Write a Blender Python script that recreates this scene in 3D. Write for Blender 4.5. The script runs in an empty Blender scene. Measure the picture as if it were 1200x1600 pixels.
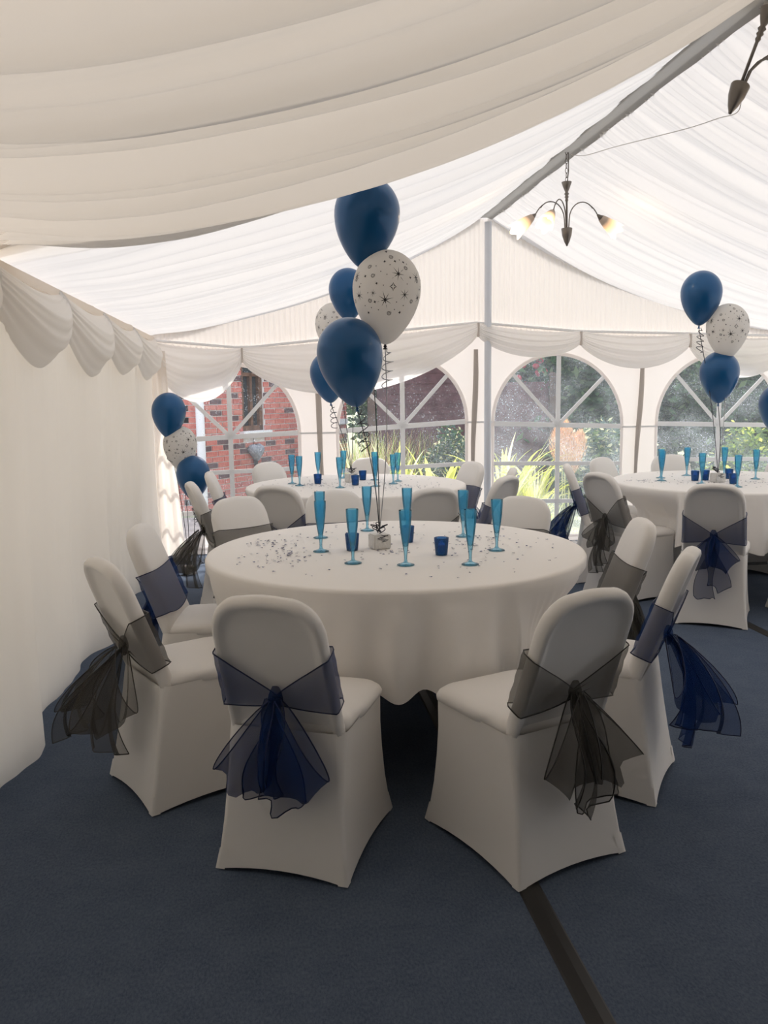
import bpy, bmesh, math, random
import numpy as np
from mathutils import Vector, Matrix
R = random.Random(7)
PI = math.pi
SC = bpy.context.scene
COL = SC.collection

# ------------------------------------------------------------------ camera, world, sun, exposure
F, PITCH, YAW, ROLL, CAMH = 1328.7, .140, .134, -.014, 1.426
cam = bpy.data.cameras.new('camera')
cam.sensor_fit = 'VERTICAL'; cam.sensor_height = 36.0; cam.lens = F / 1600 * 36
cam.clip_start = .05; cam.clip_end = 300
co = bpy.data.objects.new('camera', cam); COL.objects.link(co)
fwd = Vector((math.sin(YAW) * math.cos(PITCH), math.cos(YAW) * math.cos(PITCH), -math.sin(PITCH)))
rt = Vector((math.cos(YAW), -math.sin(YAW), 0)); up = rt.cross(fwd)
r2 = math.cos(ROLL) * rt + math.sin(ROLL) * up; u2 = -math.sin(ROLL) * rt + math.cos(ROLL) * up
m = Matrix((r2, u2, -fwd)).transposed().to_4x4(); m.translation = Vector((0, 0, CAMH))
co.matrix_world = m
SC.camera = co

w = bpy.data.worlds.new('world'); SC.world = w; w.use_nodes = True
nt = w.node_tree; bg = nt.nodes['Background']
sky = nt.nodes.new('ShaderNodeTexSky'); sky.sky_type = 'NISHITA'; sky.sun_disc = False
sky.sun_elevation = math.radians(50); sky.sun_rotation = math.radians(12); sky.dust_density = 2.5; sky.ozone_density = .6
mixw = nt.nodes.new('ShaderNodeMix'); mixw.data_type = 'RGBA'; mixw.inputs['Factor'].default_value = .55   # thin bright cloud over the sky
mixw.inputs['B'].default_value = (2.6, 2.5, 2.38, 1)
nt.links.new(sky.outputs[0], mixw.inputs['A']); nt.links.new(mixw.outputs['Result'], bg.inputs[0]); bg.inputs[1].default_value = .33
sun = bpy.data.lights.new('sun', 'SUN'); sun.energy = 2.6; sun.angle = math.radians(3); sun.color = (1, .95, .87)
so = bpy.data.objects.new('sun', sun); COL.objects.link(so)
so.rotation_euler = Vector((-.12, -.58, -.80)).to_track_quat('-Z', 'Y').to_euler()   # sun stands high to the right, beyond the end wall
SC.view_settings.view_transform = 'Standard'; SC.view_settings.look = 'None'
SC.view_settings.gamma = 1; SC.view_settings.use_curve_mapping = False
SC.view_settings.exposure = 1.14
SC.cycles.max_bounces = 12; SC.cycles.diffuse_bounces = 8; SC.cycles.transmission_bounces = 8; SC.cycles.transparent_max_bounces = 24

# ------------------------------------------------------------------ helpers
class MB:
    def __init__(s): s.v = []; s.f = []; s.m = []; s.uv = None
    def add(s, vs, fs, mi=0):
        b = len(s.v); s.v += [tuple(p) for p in vs]
        for f in fs: s.f.append(tuple(b + i for i in f)); s.m.append(mi)
    def grid(s, P, mi=0, close_u=False, close_v=False):
        nu, nv = len(P), len(P[0]); b = len(s.v)
        for row in P: s.v += [tuple(p) for p in row]
        for i in range(nu if close_u else nu - 1):
            for j in range(nv if close_v else nv - 1):
                i2, j2 = (i + 1) % nu, (j + 1) % nv
                s.f.append((b + i * nv + j, b + i2 * nv + j, b + i2 * nv + j2, b + i * nv + j2)); s.m.append(mi)
    def fan(s, ring, c, mi=0):
        b = len(s.v); s.v += [tuple(p) for p in ring] + [tuple(c)]; n = len(ring)
        for i in range(n): s.f.append((b + i, b + (i + 1) % n, b + n)); s.m.append(mi)
    def lathe(s, prof, n=24, o=(0, 0, 0), mi=0, mat=None):
        P = []
        for r, z in prof:
            P.append([(r * math.cos(2 * PI * k / n), r * math.sin(2 * PI * k / n), z) for k in range(n)])
        T = mat if mat is not None else Matrix.Translation(o)
        P = [[tuple(T @ Vector(p)) for p in row] for row in P]
        s.grid(P, mi, close_v=True)
    def tube(s, pts, r, n=6, mi=0, caps=True):
        pts = [Vector(p) for p in pts]; rr = r if isinstance(r, (list, tuple)) else [r] * len(pts)
        P = []; nrm = None
        for i, p in enumerate(pts):
            t = (pts[min(i + 1, len(pts) - 1)] - pts[max(i - 1, 0)])
            if t.length < 1e-9: t = Vector((0, 0, 1))
            t.normalize()
            if nrm is None:
                nrm = t.orthogonal().normalized()
            else:
                nrm = (nrm - t * nrm.dot(t))
                nrm = nrm.normalized() if nrm.length > 1e-6 else t.orthogonal().normalized()
            b = t.cross(nrm)
            P.append([p + (nrm * math.cos(2 * PI * k / n) + b * math.sin(2 * PI * k / n)) * rr[i] for k in range(n)])
        s.grid(P, mi, close_v=True)
        if caps: s.fan(P[0][::-1], pts[0], mi); s.fan(P[-1], pts[-1], mi)
    def box(s, lo, hi, mi=0, mat=None):
        (a, b, c), (d, e, f) = lo, hi
        vs = [(a, b, c), (d, b, c), (d, e, c), (a, e, c), (a, b, f), (d, b, f), (d, e, f), (a, e, f)]
        if mat is not None: vs = [tuple(mat @ Vector(p)) for p in vs]
        s.add(vs, [(0, 3, 2, 1), (4, 5, 6, 7), (0, 1, 5, 4), (1, 2, 6, 5), (2, 3, 7, 6), (3, 0, 4, 7)], mi)
    def mesh(s, name, mats, smooth=True):
        me = bpy.data.meshes.new(name); me.from_pydata(s.v, [], s.f)
        for mt in (mats if isinstance(mats, (list, tuple)) else [mats]): me.materials.append(mt)
        me.polygons.foreach_set('material_index', s.m)
        if smooth: me.polygons.foreach_set('use_smooth', [True] * len(me.polygons))
        me.update(); return me
    def build(s, name, mats, parent=None, smooth=True, loc=None, kind=None):
        return obj(name, s.mesh(name, mats, smooth), parent, loc, kind)

def obj(name, me, parent=None, loc=None, kind=None):
    o = bpy.data.objects.new(name, me); COL.objects.link(o)
    if parent is not None: o.parent = parent
    if loc is not None: o.location = loc
    if kind: o['kind'] = kind
    return o
def tag(o, label, cat, group=None):
    o['label'] = label; o['category'] = cat
    if group: o['group'] = group
    return o
def thing(name, label, cat, loc=(0, 0, 0), rz=0, group=None):
    o = obj(name, None, None, loc); o.rotation_euler = (0, 0, rz)
    return tag(o, label, cat, group)
def struct(name, loc=(0, 0, 0)):
    o = obj(name, None, None, loc); o['kind'] = 'structure'; return o
def copy_tree(o, parent=None):
    c = o.copy(); COL.objects.link(c); c.parent = parent
    for ch in list(o.children): copy_tree(ch, c)
    return c
def smst(a, b, x):
    t = min(1, max(0, (x - a) / (b - a))); return t * t * (3 - 2 * t)
def lerp(a, b, t): return a + (b - a) * t
def interp(x, xs, ys): return float(np.interp(x, xs, ys))

# ------------------------------------------------------------------ materials
def nm(name):
    mt = bpy.data.materials.new(name); mt.use_nodes = True
    n = mt.node_tree; n.nodes.clear(); out = n.nodes.new('ShaderNodeOutputMaterial')
    return mt, n, out
def N(n, t, **k):
    x = n.nodes.new(t)
    for a, b in k.items():
        if a in x.inputs.keys(): x.inputs[a].default_value = b
        else: setattr(x, a, b)
    return x
def c4(c): return (c[0], c[1], c[2], 1)
def coords(n): return n.nodes.new('ShaderNodeTexCoord').outputs['Object']
def bump(n, scale, strength, dist=.002, detail=4):
    no = N(n, 'ShaderNodeTexNoise', Scale=scale, Detail=detail); n.links.new(coords(n), no.inputs['Vector'])
    b = N(n, 'ShaderNodeBump', Strength=strength, Distance=dist); n.links.new(no.outputs[0], b.inputs['Height'])
    return b.outputs[0]
def principled(name, col, rough=.6, metal=0, spec=.5, coat=0, bmp=None, var=None, emit=None, estr=0, sheen=0, trans=0):
    mt, n, out = nm(name); p = N(n, 'ShaderNodeBsdfPrincipled')
    p.inputs['Base Color'].default_value = c4(col); p.inputs['Roughness'].default_value = rough
    p.inputs['Metallic'].default_value = metal; p.inputs['Specular IOR Level'].default_value = spec
    p.inputs['Coat Weight'].default_value = coat; p.inputs['Sheen Weight'].default_value = sheen
    if trans: p.inputs['Transmission Weight'].default_value = trans
    if emit: p.inputs['Emission Color'].default_value = c4(emit); p.inputs['Emission Strength'].default_value = estr
    if bmp: n.links.new(bump(n, *bmp), p.inputs['Normal'])
    if var:
        c2, sc = var
        no = N(n, 'ShaderNodeTexNoise', Scale=sc, Detail=5); n.links.new(coords(n), no.inputs['Vector'])
        rp = N(n, 'ShaderNodeValToRGB'); rp.color_ramp.elements[0].color = c4(col); rp.color_ramp.elements[1].color = c4(c2)
        rp.color_ramp.elements[0].position = .35; rp.color_ramp.elements[1].position = .65
        n.links.new(no.outputs[0], rp.inputs[0]); n.links.new(rp.outputs[0], p.inputs['Base Color'])
    n.links.new(p.outputs[0], out.inputs[0]); return mt
def fabric(name, col, tl, bmp=None, tcol=None):
    mt, n, out = nm(name)
    d = N(n, 'ShaderNodeBsdfDiffuse', Color=c4(col)); t = N(n, 'ShaderNodeBsdfTranslucent', Color=c4(tcol or col))
    mx = N(n, 'ShaderNodeMixShader'); mx.inputs[0].default_value = tl
    if bmp:
        b = bump(n, *bmp); n.links.new(b, d.inputs['Normal']); n.links.new(b, t.inputs['Normal'])
    n.links.new(d.outputs[0], mx.inputs[1]); n.links.new(t.outputs[0], mx.inputs[2]); n.links.new(mx.outputs[0], out.inputs[0])
    return mt
def sheer(name, col, alpha, tl=.4, clear=(1, 1, 1)):
    mt, n, out = nm(name)
    d = N(n, 'ShaderNodeBsdfDiffuse', Color=c4(col)); t = N(n, 'ShaderNodeBsdfTranslucent', Color=c4(col))
    mx = N(n, 'ShaderNodeMixShader'); mx.inputs[0].default_value = tl
    n.links.new(d.outputs[0], mx.inputs[1]); n.links.new(t.outputs[0], mx.inputs[2])
    tr = N(n, 'ShaderNodeBsdfTransparent', Color=c4(clear)); m2 = N(n, 'ShaderNodeMixShader'); m2.inputs[0].default_value = alpha
    n.links.new(tr.outputs[0], m2.inputs[1]); n.links.new(mx.outputs[0], m2.inputs[2]); n.links.new(m2.outputs[0], out.inputs[0])
    return mt
def tinted(name, tint, gl=.08, body=None, bfac=0):
    mt, n, out = nm(name)
    tr = N(n, 'ShaderNodeBsdfTransparent', Color=c4(tint)); g = N(n, 'ShaderNodeBsdfGlossy', Roughness=.06)
    fr = N(n, 'ShaderNodeFresnel', IOR=1.45); sh = tr
    if body:
        d = N(n, 'ShaderNodeBsdfDiffuse', Color=c4(body)); t = N(n, 'ShaderNodeBsdfTranslucent', Color=c4(body))
        mm = N(n, 'ShaderNodeMixShader'); mm.inputs[0].default_value = .5
        n.links.new(d.outputs[0], mm.inputs[1]); n.links.new(t.outputs[0], mm.inputs[2])
        sh = N(n, 'ShaderNodeMixShader'); sh.inputs[0].default_value = bfac
        n.links.new(tr.outputs[0], sh.inputs[1]); n.links.new(mm.outputs[0], sh.inputs[2])
    mx = N(n, 'ShaderNodeMixShader'); n.links.new(fr.outputs[0], mx.inputs[0])
    n.links.new(sh.outputs[0], mx.inputs[1]); n.links.new(g.outputs[0], mx.inputs[2]); n.links.new(mx.outputs[0], out.inputs[0])
    return mt
def pane_mat(name, base_haze, blotch, seed):
    """clear PVC sheet with dried rain spots and milky patches"""
    mt, n, out = nm(name)
    co_ = coords(n); mp = N(n, 'ShaderNodeMapping'); mp.inputs['Location'].default_value = (seed, 0, seed * .7)
    n.links.new(co_, mp.inputs[0])
    vo = N(n, 'ShaderNodeTexVoronoi', Scale=60); n.links.new(mp.outputs[0], vo.inputs['Vector'])
    spot = N(n, 'ShaderNodeMapRange'); spot.inputs[1].default_value = .10; spot.inputs[2].default_value = .22; spot.inputs[3].default_value = 1; spot.inputs[4].default_value = 0
    n.links.new(vo.outputs['Distance'], spot.inputs[0])
    n1 = N(n, 'ShaderNodeTexNoise', Scale=2.6, Detail=6); n.links.new(mp.outputs[0], n1.inputs['Vector'])
    m1 = N(n, 'ShaderNodeMapRange'); m1.inputs[1].default_value = .36; m1.inputs[2].default_value = .68; n.links.new(n1.outputs[0], m1.inputs[0])
    n2 = N(n, 'ShaderNodeTexNoise', Scale=55, Detail=8, Roughness=.7); n.links.new(mp.outputs[0], n2.inputs['Vector'])
    m2 = N(n, 'ShaderNodeMapRange'); m2.inputs[1].default_value = .30; m2.inputs[2].default_value = .72; n.links.new(n2.outputs[0], m2.inputs[0])
    sp = N(n, 'ShaderNodeMath', operation='MULTIPLY'); n.links.new(spot.outputs[0], sp.inputs[0]); n.links.new(m1.outputs[0], sp.inputs[1])
    bl = N(n, 'ShaderNodeMath', operation='MULTIPLY'); n.links.new(m1.outputs[0], bl.inputs[0]); n.links.new(m2.outputs[0], bl.inputs[1])
    # milky film is thicker low on the sheet, where it is handled and rained on
    sx = N(n, 'ShaderNodeSeparateXYZ'); n.links.new(co_, sx.inputs[0])
    low = N(n, 'ShaderNodeMapRange'); low.inputs[1].default_value = .7; low.inputs[2].default_value = -.6; low.inputs[3].default_value = .35; low.inputs[4].default_value = 1
    n.links.new(sx.outputs[2], low.inputs[0])
    b2 = N(n, 'ShaderNodeMath', operation='MULTIPLY'); n.links.new(bl.outputs[0], b2.inputs[0]); n.links.new(low.outputs[0], b2.inputs[1])
    b3 = N(n, 'ShaderNodeMath', operation='MULTIPLY'); n.links.new(b2.outputs[0], b3.inputs[0]); b3.inputs[1].default_value = blotch
    s3 = N(n, 'ShaderNodeMath', operation='MULTIPLY_ADD'); n.links.new(sp.outputs[0], s3.inputs[0]); s3.inputs[1].default_value = .7; n.links.new(b3.outputs[0], s3.inputs[2])
    lw = N(n, 'ShaderNodeMath', operation='MULTIPLY_ADD'); n.links.new(low.outputs[0], lw.inputs[0]); lw.inputs[1].default_value = base_haze; n.links.new(s3.outputs[0], lw.inputs[2]); lw.use_clamp = True
    tr = N(n, 'ShaderNodeBsdfTransparent', Color=(.96, .97, .98, 1))
    t = N(n, 'ShaderNodeBsdfTranslucent', Color=(.80, .89, 1.0, 1))
    mx = N(n, 'ShaderNodeMixShader'); n.links.new(lw.outputs[0], mx.inputs[0]); n.links.new(tr.outputs[0], mx.inputs[1]); n.links.new(t.outputs[0], mx.inputs[2])
    g = N(n, 'ShaderNodeBsdfGlossy', Roughness=.08); fr = N(n, 'ShaderNodeFresnel', IOR=1.3)
    m3 = N(n, 'ShaderNodeMixShader'); n.links.new(fr.outputs[0], m3.inputs[0]); n.links.new(mx.outputs[0], m3.inputs[1]); n.links.new(g.outputs[0], m3.inputs[2])
    n.links.new(m3.outputs[0], out.inputs[0]); return mt

M = {}
M['lining'] = fabric('lining_cloth', (.82, .795, .76), .40, (300, .12, .001), (.46, .449, .438))
M['drape'] = fabric('wall_drape_cloth', (.88, .835, .78), .55, (260, .15, .001))
M['swag'] = fabric('swag_cloth', (.86, .84, .815), .40, (260, .15, .001))
M['gable'] = fabric('gable_cloth', (.82, .78, .74), .26, (260, .12, .001))
M['pvc'] = fabric('white_pvc', (.88, .84, .82), .26)
M['wallsheet'] = fabric('left_wall_pvc', (.88, .85, .80), .68)
M['dim_sheet'] = sheer('near_bay_dimming_sheet', (.60, .54, .45), .46, .5, (.97, .89, .78))  # added sheet, passes weakened warm light to the near lining
M['dull'] = principled('light_block_dark', (.13, .126, .12), .8)  # dark tone put in to keep the camera end of the tent dim
M['bar'] = fabric('pvc_strip', (.84, .84, .84), .18)
M['pole'] = principled('white_pole', (.66, .68, .72), .4)
M['greyband'] = fabric('ridge_cloth', (.42, .41, .39), .12)
M['tie'] = principled('tie_strip', (.52, .46, .41), .8)
M['spandex'] = principled('white_spandex', (.78, .755, .72), .62, sheen=.15, bmp=(420, .12, .001))
M['cloth'] = principled('white_polyester', (.86, .83, .79), .8, bmp=(500, .10, .001))
M['navy_s'] = sheer('navy_organza', (.012, .042, .17), .56)
M['navy_h'] = principled('navy_hem', (.006, .012, .05), .6)
M['grey_s'] = sheer('grey_organza', (.115, .108, .096), .52)
M['grey_h'] = principled('grey_hem', (.035, .032, .028), .6)
M['navyballoon'] = principled('navy_latex', (.003, .078, .215), .36, metal=.2, coat=.22, spec=.4)
M['whiteballoon'] = fabric('white_latex', (.88, .855, .82), .45)
M['print'] = principled('black_print', (.02, .018, .018), .6)
M['ribbon'] = principled('dark_ribbon', (.03, .032, .045), .3, metal=.3)
M['silverribbon'] = principled('silver_ribbon', (.42, .42, .44), .3, metal=.7)
M['foil'] = principled('silver_foil', (.70, .68, .64), .42, metal=.4, bmp=(60, .9, .01))
M['flute'] = tinted('cyan_plastic', (.72, .915, .99), body=(.14, .68, .97), bfac=.25)
M['blueglass'] = tinted('blue_glass', (.30, .60, .90), body=(.015, .22, .66), bfac=.42)
M['wax'] = principled('blue_wax', (.02, .16, .48), .5)
M['metal'] = principled('brushed_steel', (.20, .18, .16), .38, metal=.7)
M['shade_dark'] = principled('shade_collar', (.16, .14, .12), .4, metal=.4)
M['cable'] = principled('grey_cable', (.55, .52, .49), .6)
M['darkmetal'] = principled('dark_metal', (.05, .05, .05), .5, metal=.5)
M['wood'] = principled('table_wood', (.30, .19, .11), .6)
M['seam'] = principled('rubber_strip', (.012, .011, .010), .5)
M['conf_navy'] = principled('confetti_navy', (.01, .02, .12), .25, metal=.6)
M['conf_silver'] = principled('confetti_silver', (.5, .5, .55), .25, metal=.9)
M['conf_dark'] = principled('confetti_dark', (.06, .06, .08), .3, metal=.6)
# exterior
def brick_m(i, c, c2): return principled('brick_clay_%d' % i, c, .85, bmp=(40, .5, .004), var=(c2, 30))
M['bricks'] = [brick_m(0, (.50, .13, .095), (.60, .21, .16)), brick_m(1, (.40, .10, .075), (.52, .16, .13)), brick_m(2, (.58, .21, .16), (.48, .15, .11)), brick_m(3, (.085, .05, .055), (.16, .08, .075))]
M['mortar'] = principled('mortar', (.72, .66, .62), .9, bmp=(60, .4, .003))
M['brownwood'] = principled('brown_stain', (.17, .075, .035), .6, var=((.10, .045, .02), 12))
M['glassdark'] = principled('house_glass', (.03, .035, .04), .08, spec=.8)
M['whitepaint'] = principled('white_paint', (.80, .80, .80), .5)
M['fence'] = principled('maroon_stain', (.075, .027, .030), .75, bmp=(25, .4, .004), var=((.115, .046, .050), 9))
M['fencepost'] = principled('post_stain', (.12, .07, .05), .8, var=((.08, .05, .04), 10))
M['lawn'] = principled('lawn', (.17, .20, .10), .9, var=((.27, .29, .18), 14))
M['paving'] = principled('paving', (.26, .23, .21), .9, var=((.34, .30, .27), 6))
M['heart'] = principled('grey_felt', (.20, .22, .25), .95, bmp=(70, 1, .02), var=((.34, .36, .40), 40))
M['leafY'] = fabric('leaf_yellow', (.62, .66, .18), .5, tcol=(.78, .80, .20))
M['leafG'] = fabric('leaf_green', (.26, .38, .10), .45, tcol=(.42, .56, .12))
M['leafP'] = fabric('leaf_pale', (.70, .70, .44), .5)
M['leafR'] = fabric('grass_russet', (.56, .36, .22), .45)
M['hedA'] = fabric('hedge_dark', (.035, .075, .035), .25); M['hedB'] = fabric('hedge_mid', (.075, .14, .06), .3); M['hedC'] = fabric('hedge_light', (.17, .25, .11), .35)
M['blueA'] = fabric('bush_blue', (.10, .16, .13), .25)
M['rose'] = fabric('rose_red', (.60, .07, .10), .3)
M['plume'] = fabric('pampas_plume', (.78, .52, .30), .35)
M['bark'] = principled('bark', (.10, .07, .05), .9)

# carpet
mt, n, out = nm('blue_carpet'); p = N(n, 'ShaderNodeBsdfPrincipled', Roughness=.95); p.inputs['Specular IOR Level'].default_value = .12
a = N(n, 'ShaderNodeTexNoise', Scale=150, Detail=6, Roughness=.75); b_ = N(n, 'ShaderNodeTexNoise', Scale=9, Detail=4)
cc = coords(n); mp = N(n, 'ShaderNodeMapping'); mp.inputs['Scale'].default_value = (1, .55, 1); n.links.new(cc, mp.inputs[0])
n.links.new(mp.outputs[0], a.inputs['Vector']); n.links.new(cc, b_.inputs['Vector'])
mixn = N(n, 'ShaderNodeMath', operation='MULTIPLY_ADD'); n.links.new(b_.outputs[0], mixn.inputs[0]); mixn.inputs[1].default_value = .22; n.links.new(a.outputs[0], mixn.inputs[2])
rp = N(n, 'ShaderNodeValToRGB'); rp.color_ramp.elements[0].position = .42; rp.color_ramp.elements[1].position = .80
rp.color_ramp.elements[0].color = (.050, .069, .110, 1); rp.color_ramp.elements[1].color = (.115, .145, .195, 1)
n.links.new(mixn.outputs[0], rp.inputs[0]); n.links.new(rp.outputs[0], p.inputs['Base Color'])
bb = N(n, 'ShaderNodeBump', Strength=.5, Distance=.004); n.links.new(a.outputs[0], bb.inputs['Height']); n.links.new(bb.outputs[0], p.inputs['Normal'])
n.links.new(p.outputs[0], out.inputs[0]); M['carpet'] = mt

# frosted lamp shade: grey at the collar, warm and glowing towards the rim (it is a lit lamp)
def shade_mat():
    mt, n, out = nm('lit_glass_shade')
    sx = N(n, 'ShaderNodeSeparateXYZ'); n.links.new(coords(n), sx.inputs[0])
    mr = N(n, 'ShaderNodeMapRange'); mr.inputs[1].default_value = -.02; mr.inputs[2].default_value = -.165; n.links.new(sx.outputs[2], mr.inputs[0])
    rp = N(n, 'ShaderNodeValToRGB'); e = rp.color_ramp.elements
    e[0].color = (.05, .035, .025, 1); e[0].position = .30; e[1].color = (1.0, .80, .50, 1); e[1].position = .95
    x = e.new(.62); x.color = (.75, .42, .20, 1)
    n.links.new(mr.outputs[0], rp.inputs[0])
    em = N(n, 'ShaderNodeEmission', Strength=1.0); n.links.new(rp.outputs[0], em.inputs[0])
    d = N(n, 'ShaderNodeBsdfDiffuse', Color=(.35, .3, .26, 1)); ad = N(n, 'ShaderNodeAddShader')
    n.links.new(em.outputs[0], ad.inputs[0]); n.links.new(d.outputs[0], ad.inputs[1]); n.links.new(ad.outputs[0], out.inputs[0]); return mt
M['shade'] = shade_mat()
M['bulb'] = principled('bulb', (1, .9, .75), .4, emit=(1, .82, .55), estr=3)

# ------------------------------------------------------------------ tent dimensions
XL, XR, XC, Y0, YM, YE = -1.026, 4.974, 1.974, -2.6, 3.50, 7.65
EAVE, RIDGE = 1.908, 2.985
def chord(x): return EAVE + (RIDGE - EAVE) * (1 - abs(x - XC) / 3.0)

fl = MB(); nx, ny = 24, 44
fl.box((XL - .5, Y0 - .3, -.05), (XR + .5, YE + .12, 0)); f_o = fl.build('floor', M['carpet'], smooth=False); f_o['kind'] = 'structure'
for i, x in enumerate((.705, 2.845)):
    t = MB(); P = []
    for y in (Y0, YE):
        P.append([(x - .034, y, .0005), (x - .028, y, .004), (x + .004, y, .008), (x + .030, y, .004), (x + .036, y, .0005)])
    t.grid(P); o = t.build('trim_%d' % (i + 1), M['seam'], smooth=False); o['kind'] = 'structure'

# ---- ceiling linings: pleats run from ridge to eave and sag between them
def pleat(y, k, seed):
    v = 0
    for (fr, am, ph) in seed: v += am * (abs(math.sin(fr * y + ph + k * .55 * math.sin(fr * 1.7 + ph))) * -1 + .6)
    return v
ceil = struct('ceiling')
def lining(name, y0, y1, side, seed, sag, amp, ends, lift=0, taper=1, dens=90):
    ny = int((y1 - y0) * dens); nx = 46; P = []
    rs = random.Random(seed)
    waves = [(rs.uniform(9, 12), .042, rs.uniform(0, 6)), (rs.uniform(15, 19), .026, rs.uniform(0, 6)), (rs.uniform(26, 33), .010, rs.uniform(0, 6)), (rs.uniform(4, 6), .03, rs.uniform(0, 6))]
    fine = [(rs.uniform(75, 95), .010, 1.), (rs.uniform(50, 60), .010, 2.)]
    for i in range(nx + 1):
        t = i / nx; x = lerp(XC - .0 * side, XC + side * 3.0, t); row = []
        x = XC + side * (.035 + 2.965 * t)
        for j in range(ny + 1):
            s = j / ny; y = lerp(y0, y1, s)
            bow = math.sin(PI * min(1, max(0, t)) ** .85)
            z = chord(x) - .012 + .03 * smst(.85, 1, t) - sag * bow * (taper + (1 - taper) * smst(0, .22, s)) + lift * smst(.72, 1, t)
            yy = y + .10 * math.sin(2.2 * t + y * 1.3) * bow
            big = pleat(yy, t, waves); fin = pleat(yy, t, fine)
            env = bow ** .6 * .85 + .10 * (1 - smst(.82, .97, t))
            z += amp * (env * big + (1 - bow) * fin * (1 if t < .5 else .15))
            row_y = y + .02 * math.sin(7 * t + 5 * y)
            if ends[0] and s < .03: z += ends[0] * (1 - s / .03) ** 2
            if ends[1]:
                d = y1 - y
                if d < .16: z += ends[1] * (1 - d / .16) ** 2 * bow ** .5; row_y = y - .02 * (1 - d / .16)
            row.append((x, row_y, z))
        P.append(row)
    mb = MB(); mb.grid(P); return mb.build(name, M['lining'], ceil)
lining('roof_lining', Y0, 3.52, -1, 11, .160, 2.7, (0, .12), .06)
lining('roof_lining', Y0, 3.52, 1, 23, .18, 2.6, (0, .10), .05)
lining('roof_lining', 3.46, YE + .035, -1, 37, .165, 1.25, (.06, 0), 0, .45)
lining('roof_lining', 3.46, YE + .035, 1, 59, .185, 1.15, (.06, 0), 0, .45)
b = MB(); rr = random.Random(3); P = []
for j in range(60):
    y = lerp(Y0, YE, j / 59); dx = .006 * math.sin(j * 1.7) + .004 * math.sin(j * .6)
    P.append([(XC - .068 + dx, y, RIDGE - .050), (XC - .02, y, RIDGE - .038), (XC + .02, y, RIDGE - .038), (XC + .068 + dx, y, RIDGE - .052)])
b.grid(P); b.build('ridge_strip', M['greyband'], ceil)
# unseen added sheets: one dims and warms the near bay, one blocks rear light
def light_block_sheet(name, y0, y1, mat):
    rc = MB()
    for sd in (-1, 1):
        x1 = XC + sd * 3.25
        P = [[(XC, y0, RIDGE + .05), (XC, y1, RIDGE + .05)], [(x1, y0, chord(x1) + .05), (x1, y1, chord(x1) + .05)]]
        rc.grid(P)
    rc.build(name, mat, ceil, smooth=False)
light_block_sheet('near_bay_dimmer', 1.15, 3.52, M['dim_sheet'])  # added over the near lining only, to darken it
light_block_sheet('rear_light_block', Y0 - .2, 1.15, M['dull'])  # added to keep light off the chair backs facing the camera

# ---- left wall drape
wl = struct('wall_left')
P = []; nyw, nzw = 620, 30
rw = random.Random(5); ph = [rw.uniform(0, 6) for _ in range(8)]
for j in range(nyw + 1):
    y = lerp(Y0, YE - .02, j / nyw); row = []
    yy = y + .10 * math.sin(1.9 * y + 1)
    for i in range(nzw + 1):
        t = i / nzw; z = lerp(EAVE + .02, .004, t)
        g = .30 + .70 * t
        f = 0.052 * math.sin(4.6 * yy + ph[0] + .35 * t) + .032 * math.sin(8.3 * yy + ph[1] - .7 * t) + .010 * math.sin(14.5 * yy + ph[2] + 1.4 * t) * (.5 + .5 * math.sin(1.7 * yy)) - .045 * abs(math.sin(2.9 * yy + .4 * t)) + .03 + .003 * math.sin(37 * yy + ph[3])
        f = f * g + .008 * max(0, 1 - 3 * t) * abs(math.sin(48 * y))
        flare = .05 * max(0, (t - .72) / .28) ** 2 * (.5 + .5 * math.sin(2.3 * y + 2.2))
        row.append((XL + .045 - .045 * t + f + flare, y, z))
    P.append(row)
mb = MB(); mb.grid(P); mb.build('wall_drape', M['drape'], wl)
mb = MB(); mb.box((XL - .02, Y0, EAVE - .03), (XL + .085, YE, EAVE + .012)); mb.build('eave_strip', M['drape'], wl, smooth=False)
mb = MB(); mb.box((XL - .08, Y0, 0), (XL - .06, YE, EAVE + .05)); mb.build('outer_sheet', M['wallsheet'], wl, smooth=False)

def swag(pa, pb, drop, skew, out, dmin, folds, name_parent, seed, nrmv, depth=.07, nu=44, nv=46):
    """cloth swag hung between two gather points; nrmv points into the tent"""
    rs = random.Random(seed); pa, pb, nrmv = Vector(pa), Vector(pb), Vector(nrmv); P = []
    p1, p2 = rs.uniform(0, 6), rs.uniform(0, 6)
    for i in range(nu + 1):
        u = i / nu; row = []
        us = u ** skew; sh = (1 - (2 * us - 1) ** 2)
        sh = sh ** .8
        for j in range(nv + 1):
            v = j / nv
            base = pa.lerp(pb, u); base.z -= .035 * sh * (1 - v)
            d = dmin + (drop - dmin) * sh
            z = base.z - v * d
            o_ = out + depth * math.sin(PI * min(1, v * 1.02)) * (.35 + .65 * sh) + .0075 * sh * math.sin(2 * PI * folds * v ** .85 + p1 + .6 * math.sin(3 * u + p2)) + .0025 * math.sin(2 * PI * folds * 2.3 * v + p2 + 2 * u)
            if v > .97: o_ -= .02 * (v - .97) / .03
            q = base + nrmv * o_
            row.append((q.x, q.y, z))
        P.append(row)
    mb = MB(); mb.grid(P); return mb.build('swag', M['swag'], name_parent)
peaks = [-.05, 1.02, 2.10, 3.18, 4.25, 5.34, 6.48, YE - .03]
for k in range(len(peaks) - 1):
    swag((XL + .05, peaks[k], EAVE + .0), (XL + .05, peaks[k + 1], EAVE + .0), .36 + .02 * math.sin(k * 2.1), 1.45, .035, .13, 3.2, wl, 100 + k, (1, 0, 0), .10)
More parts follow.
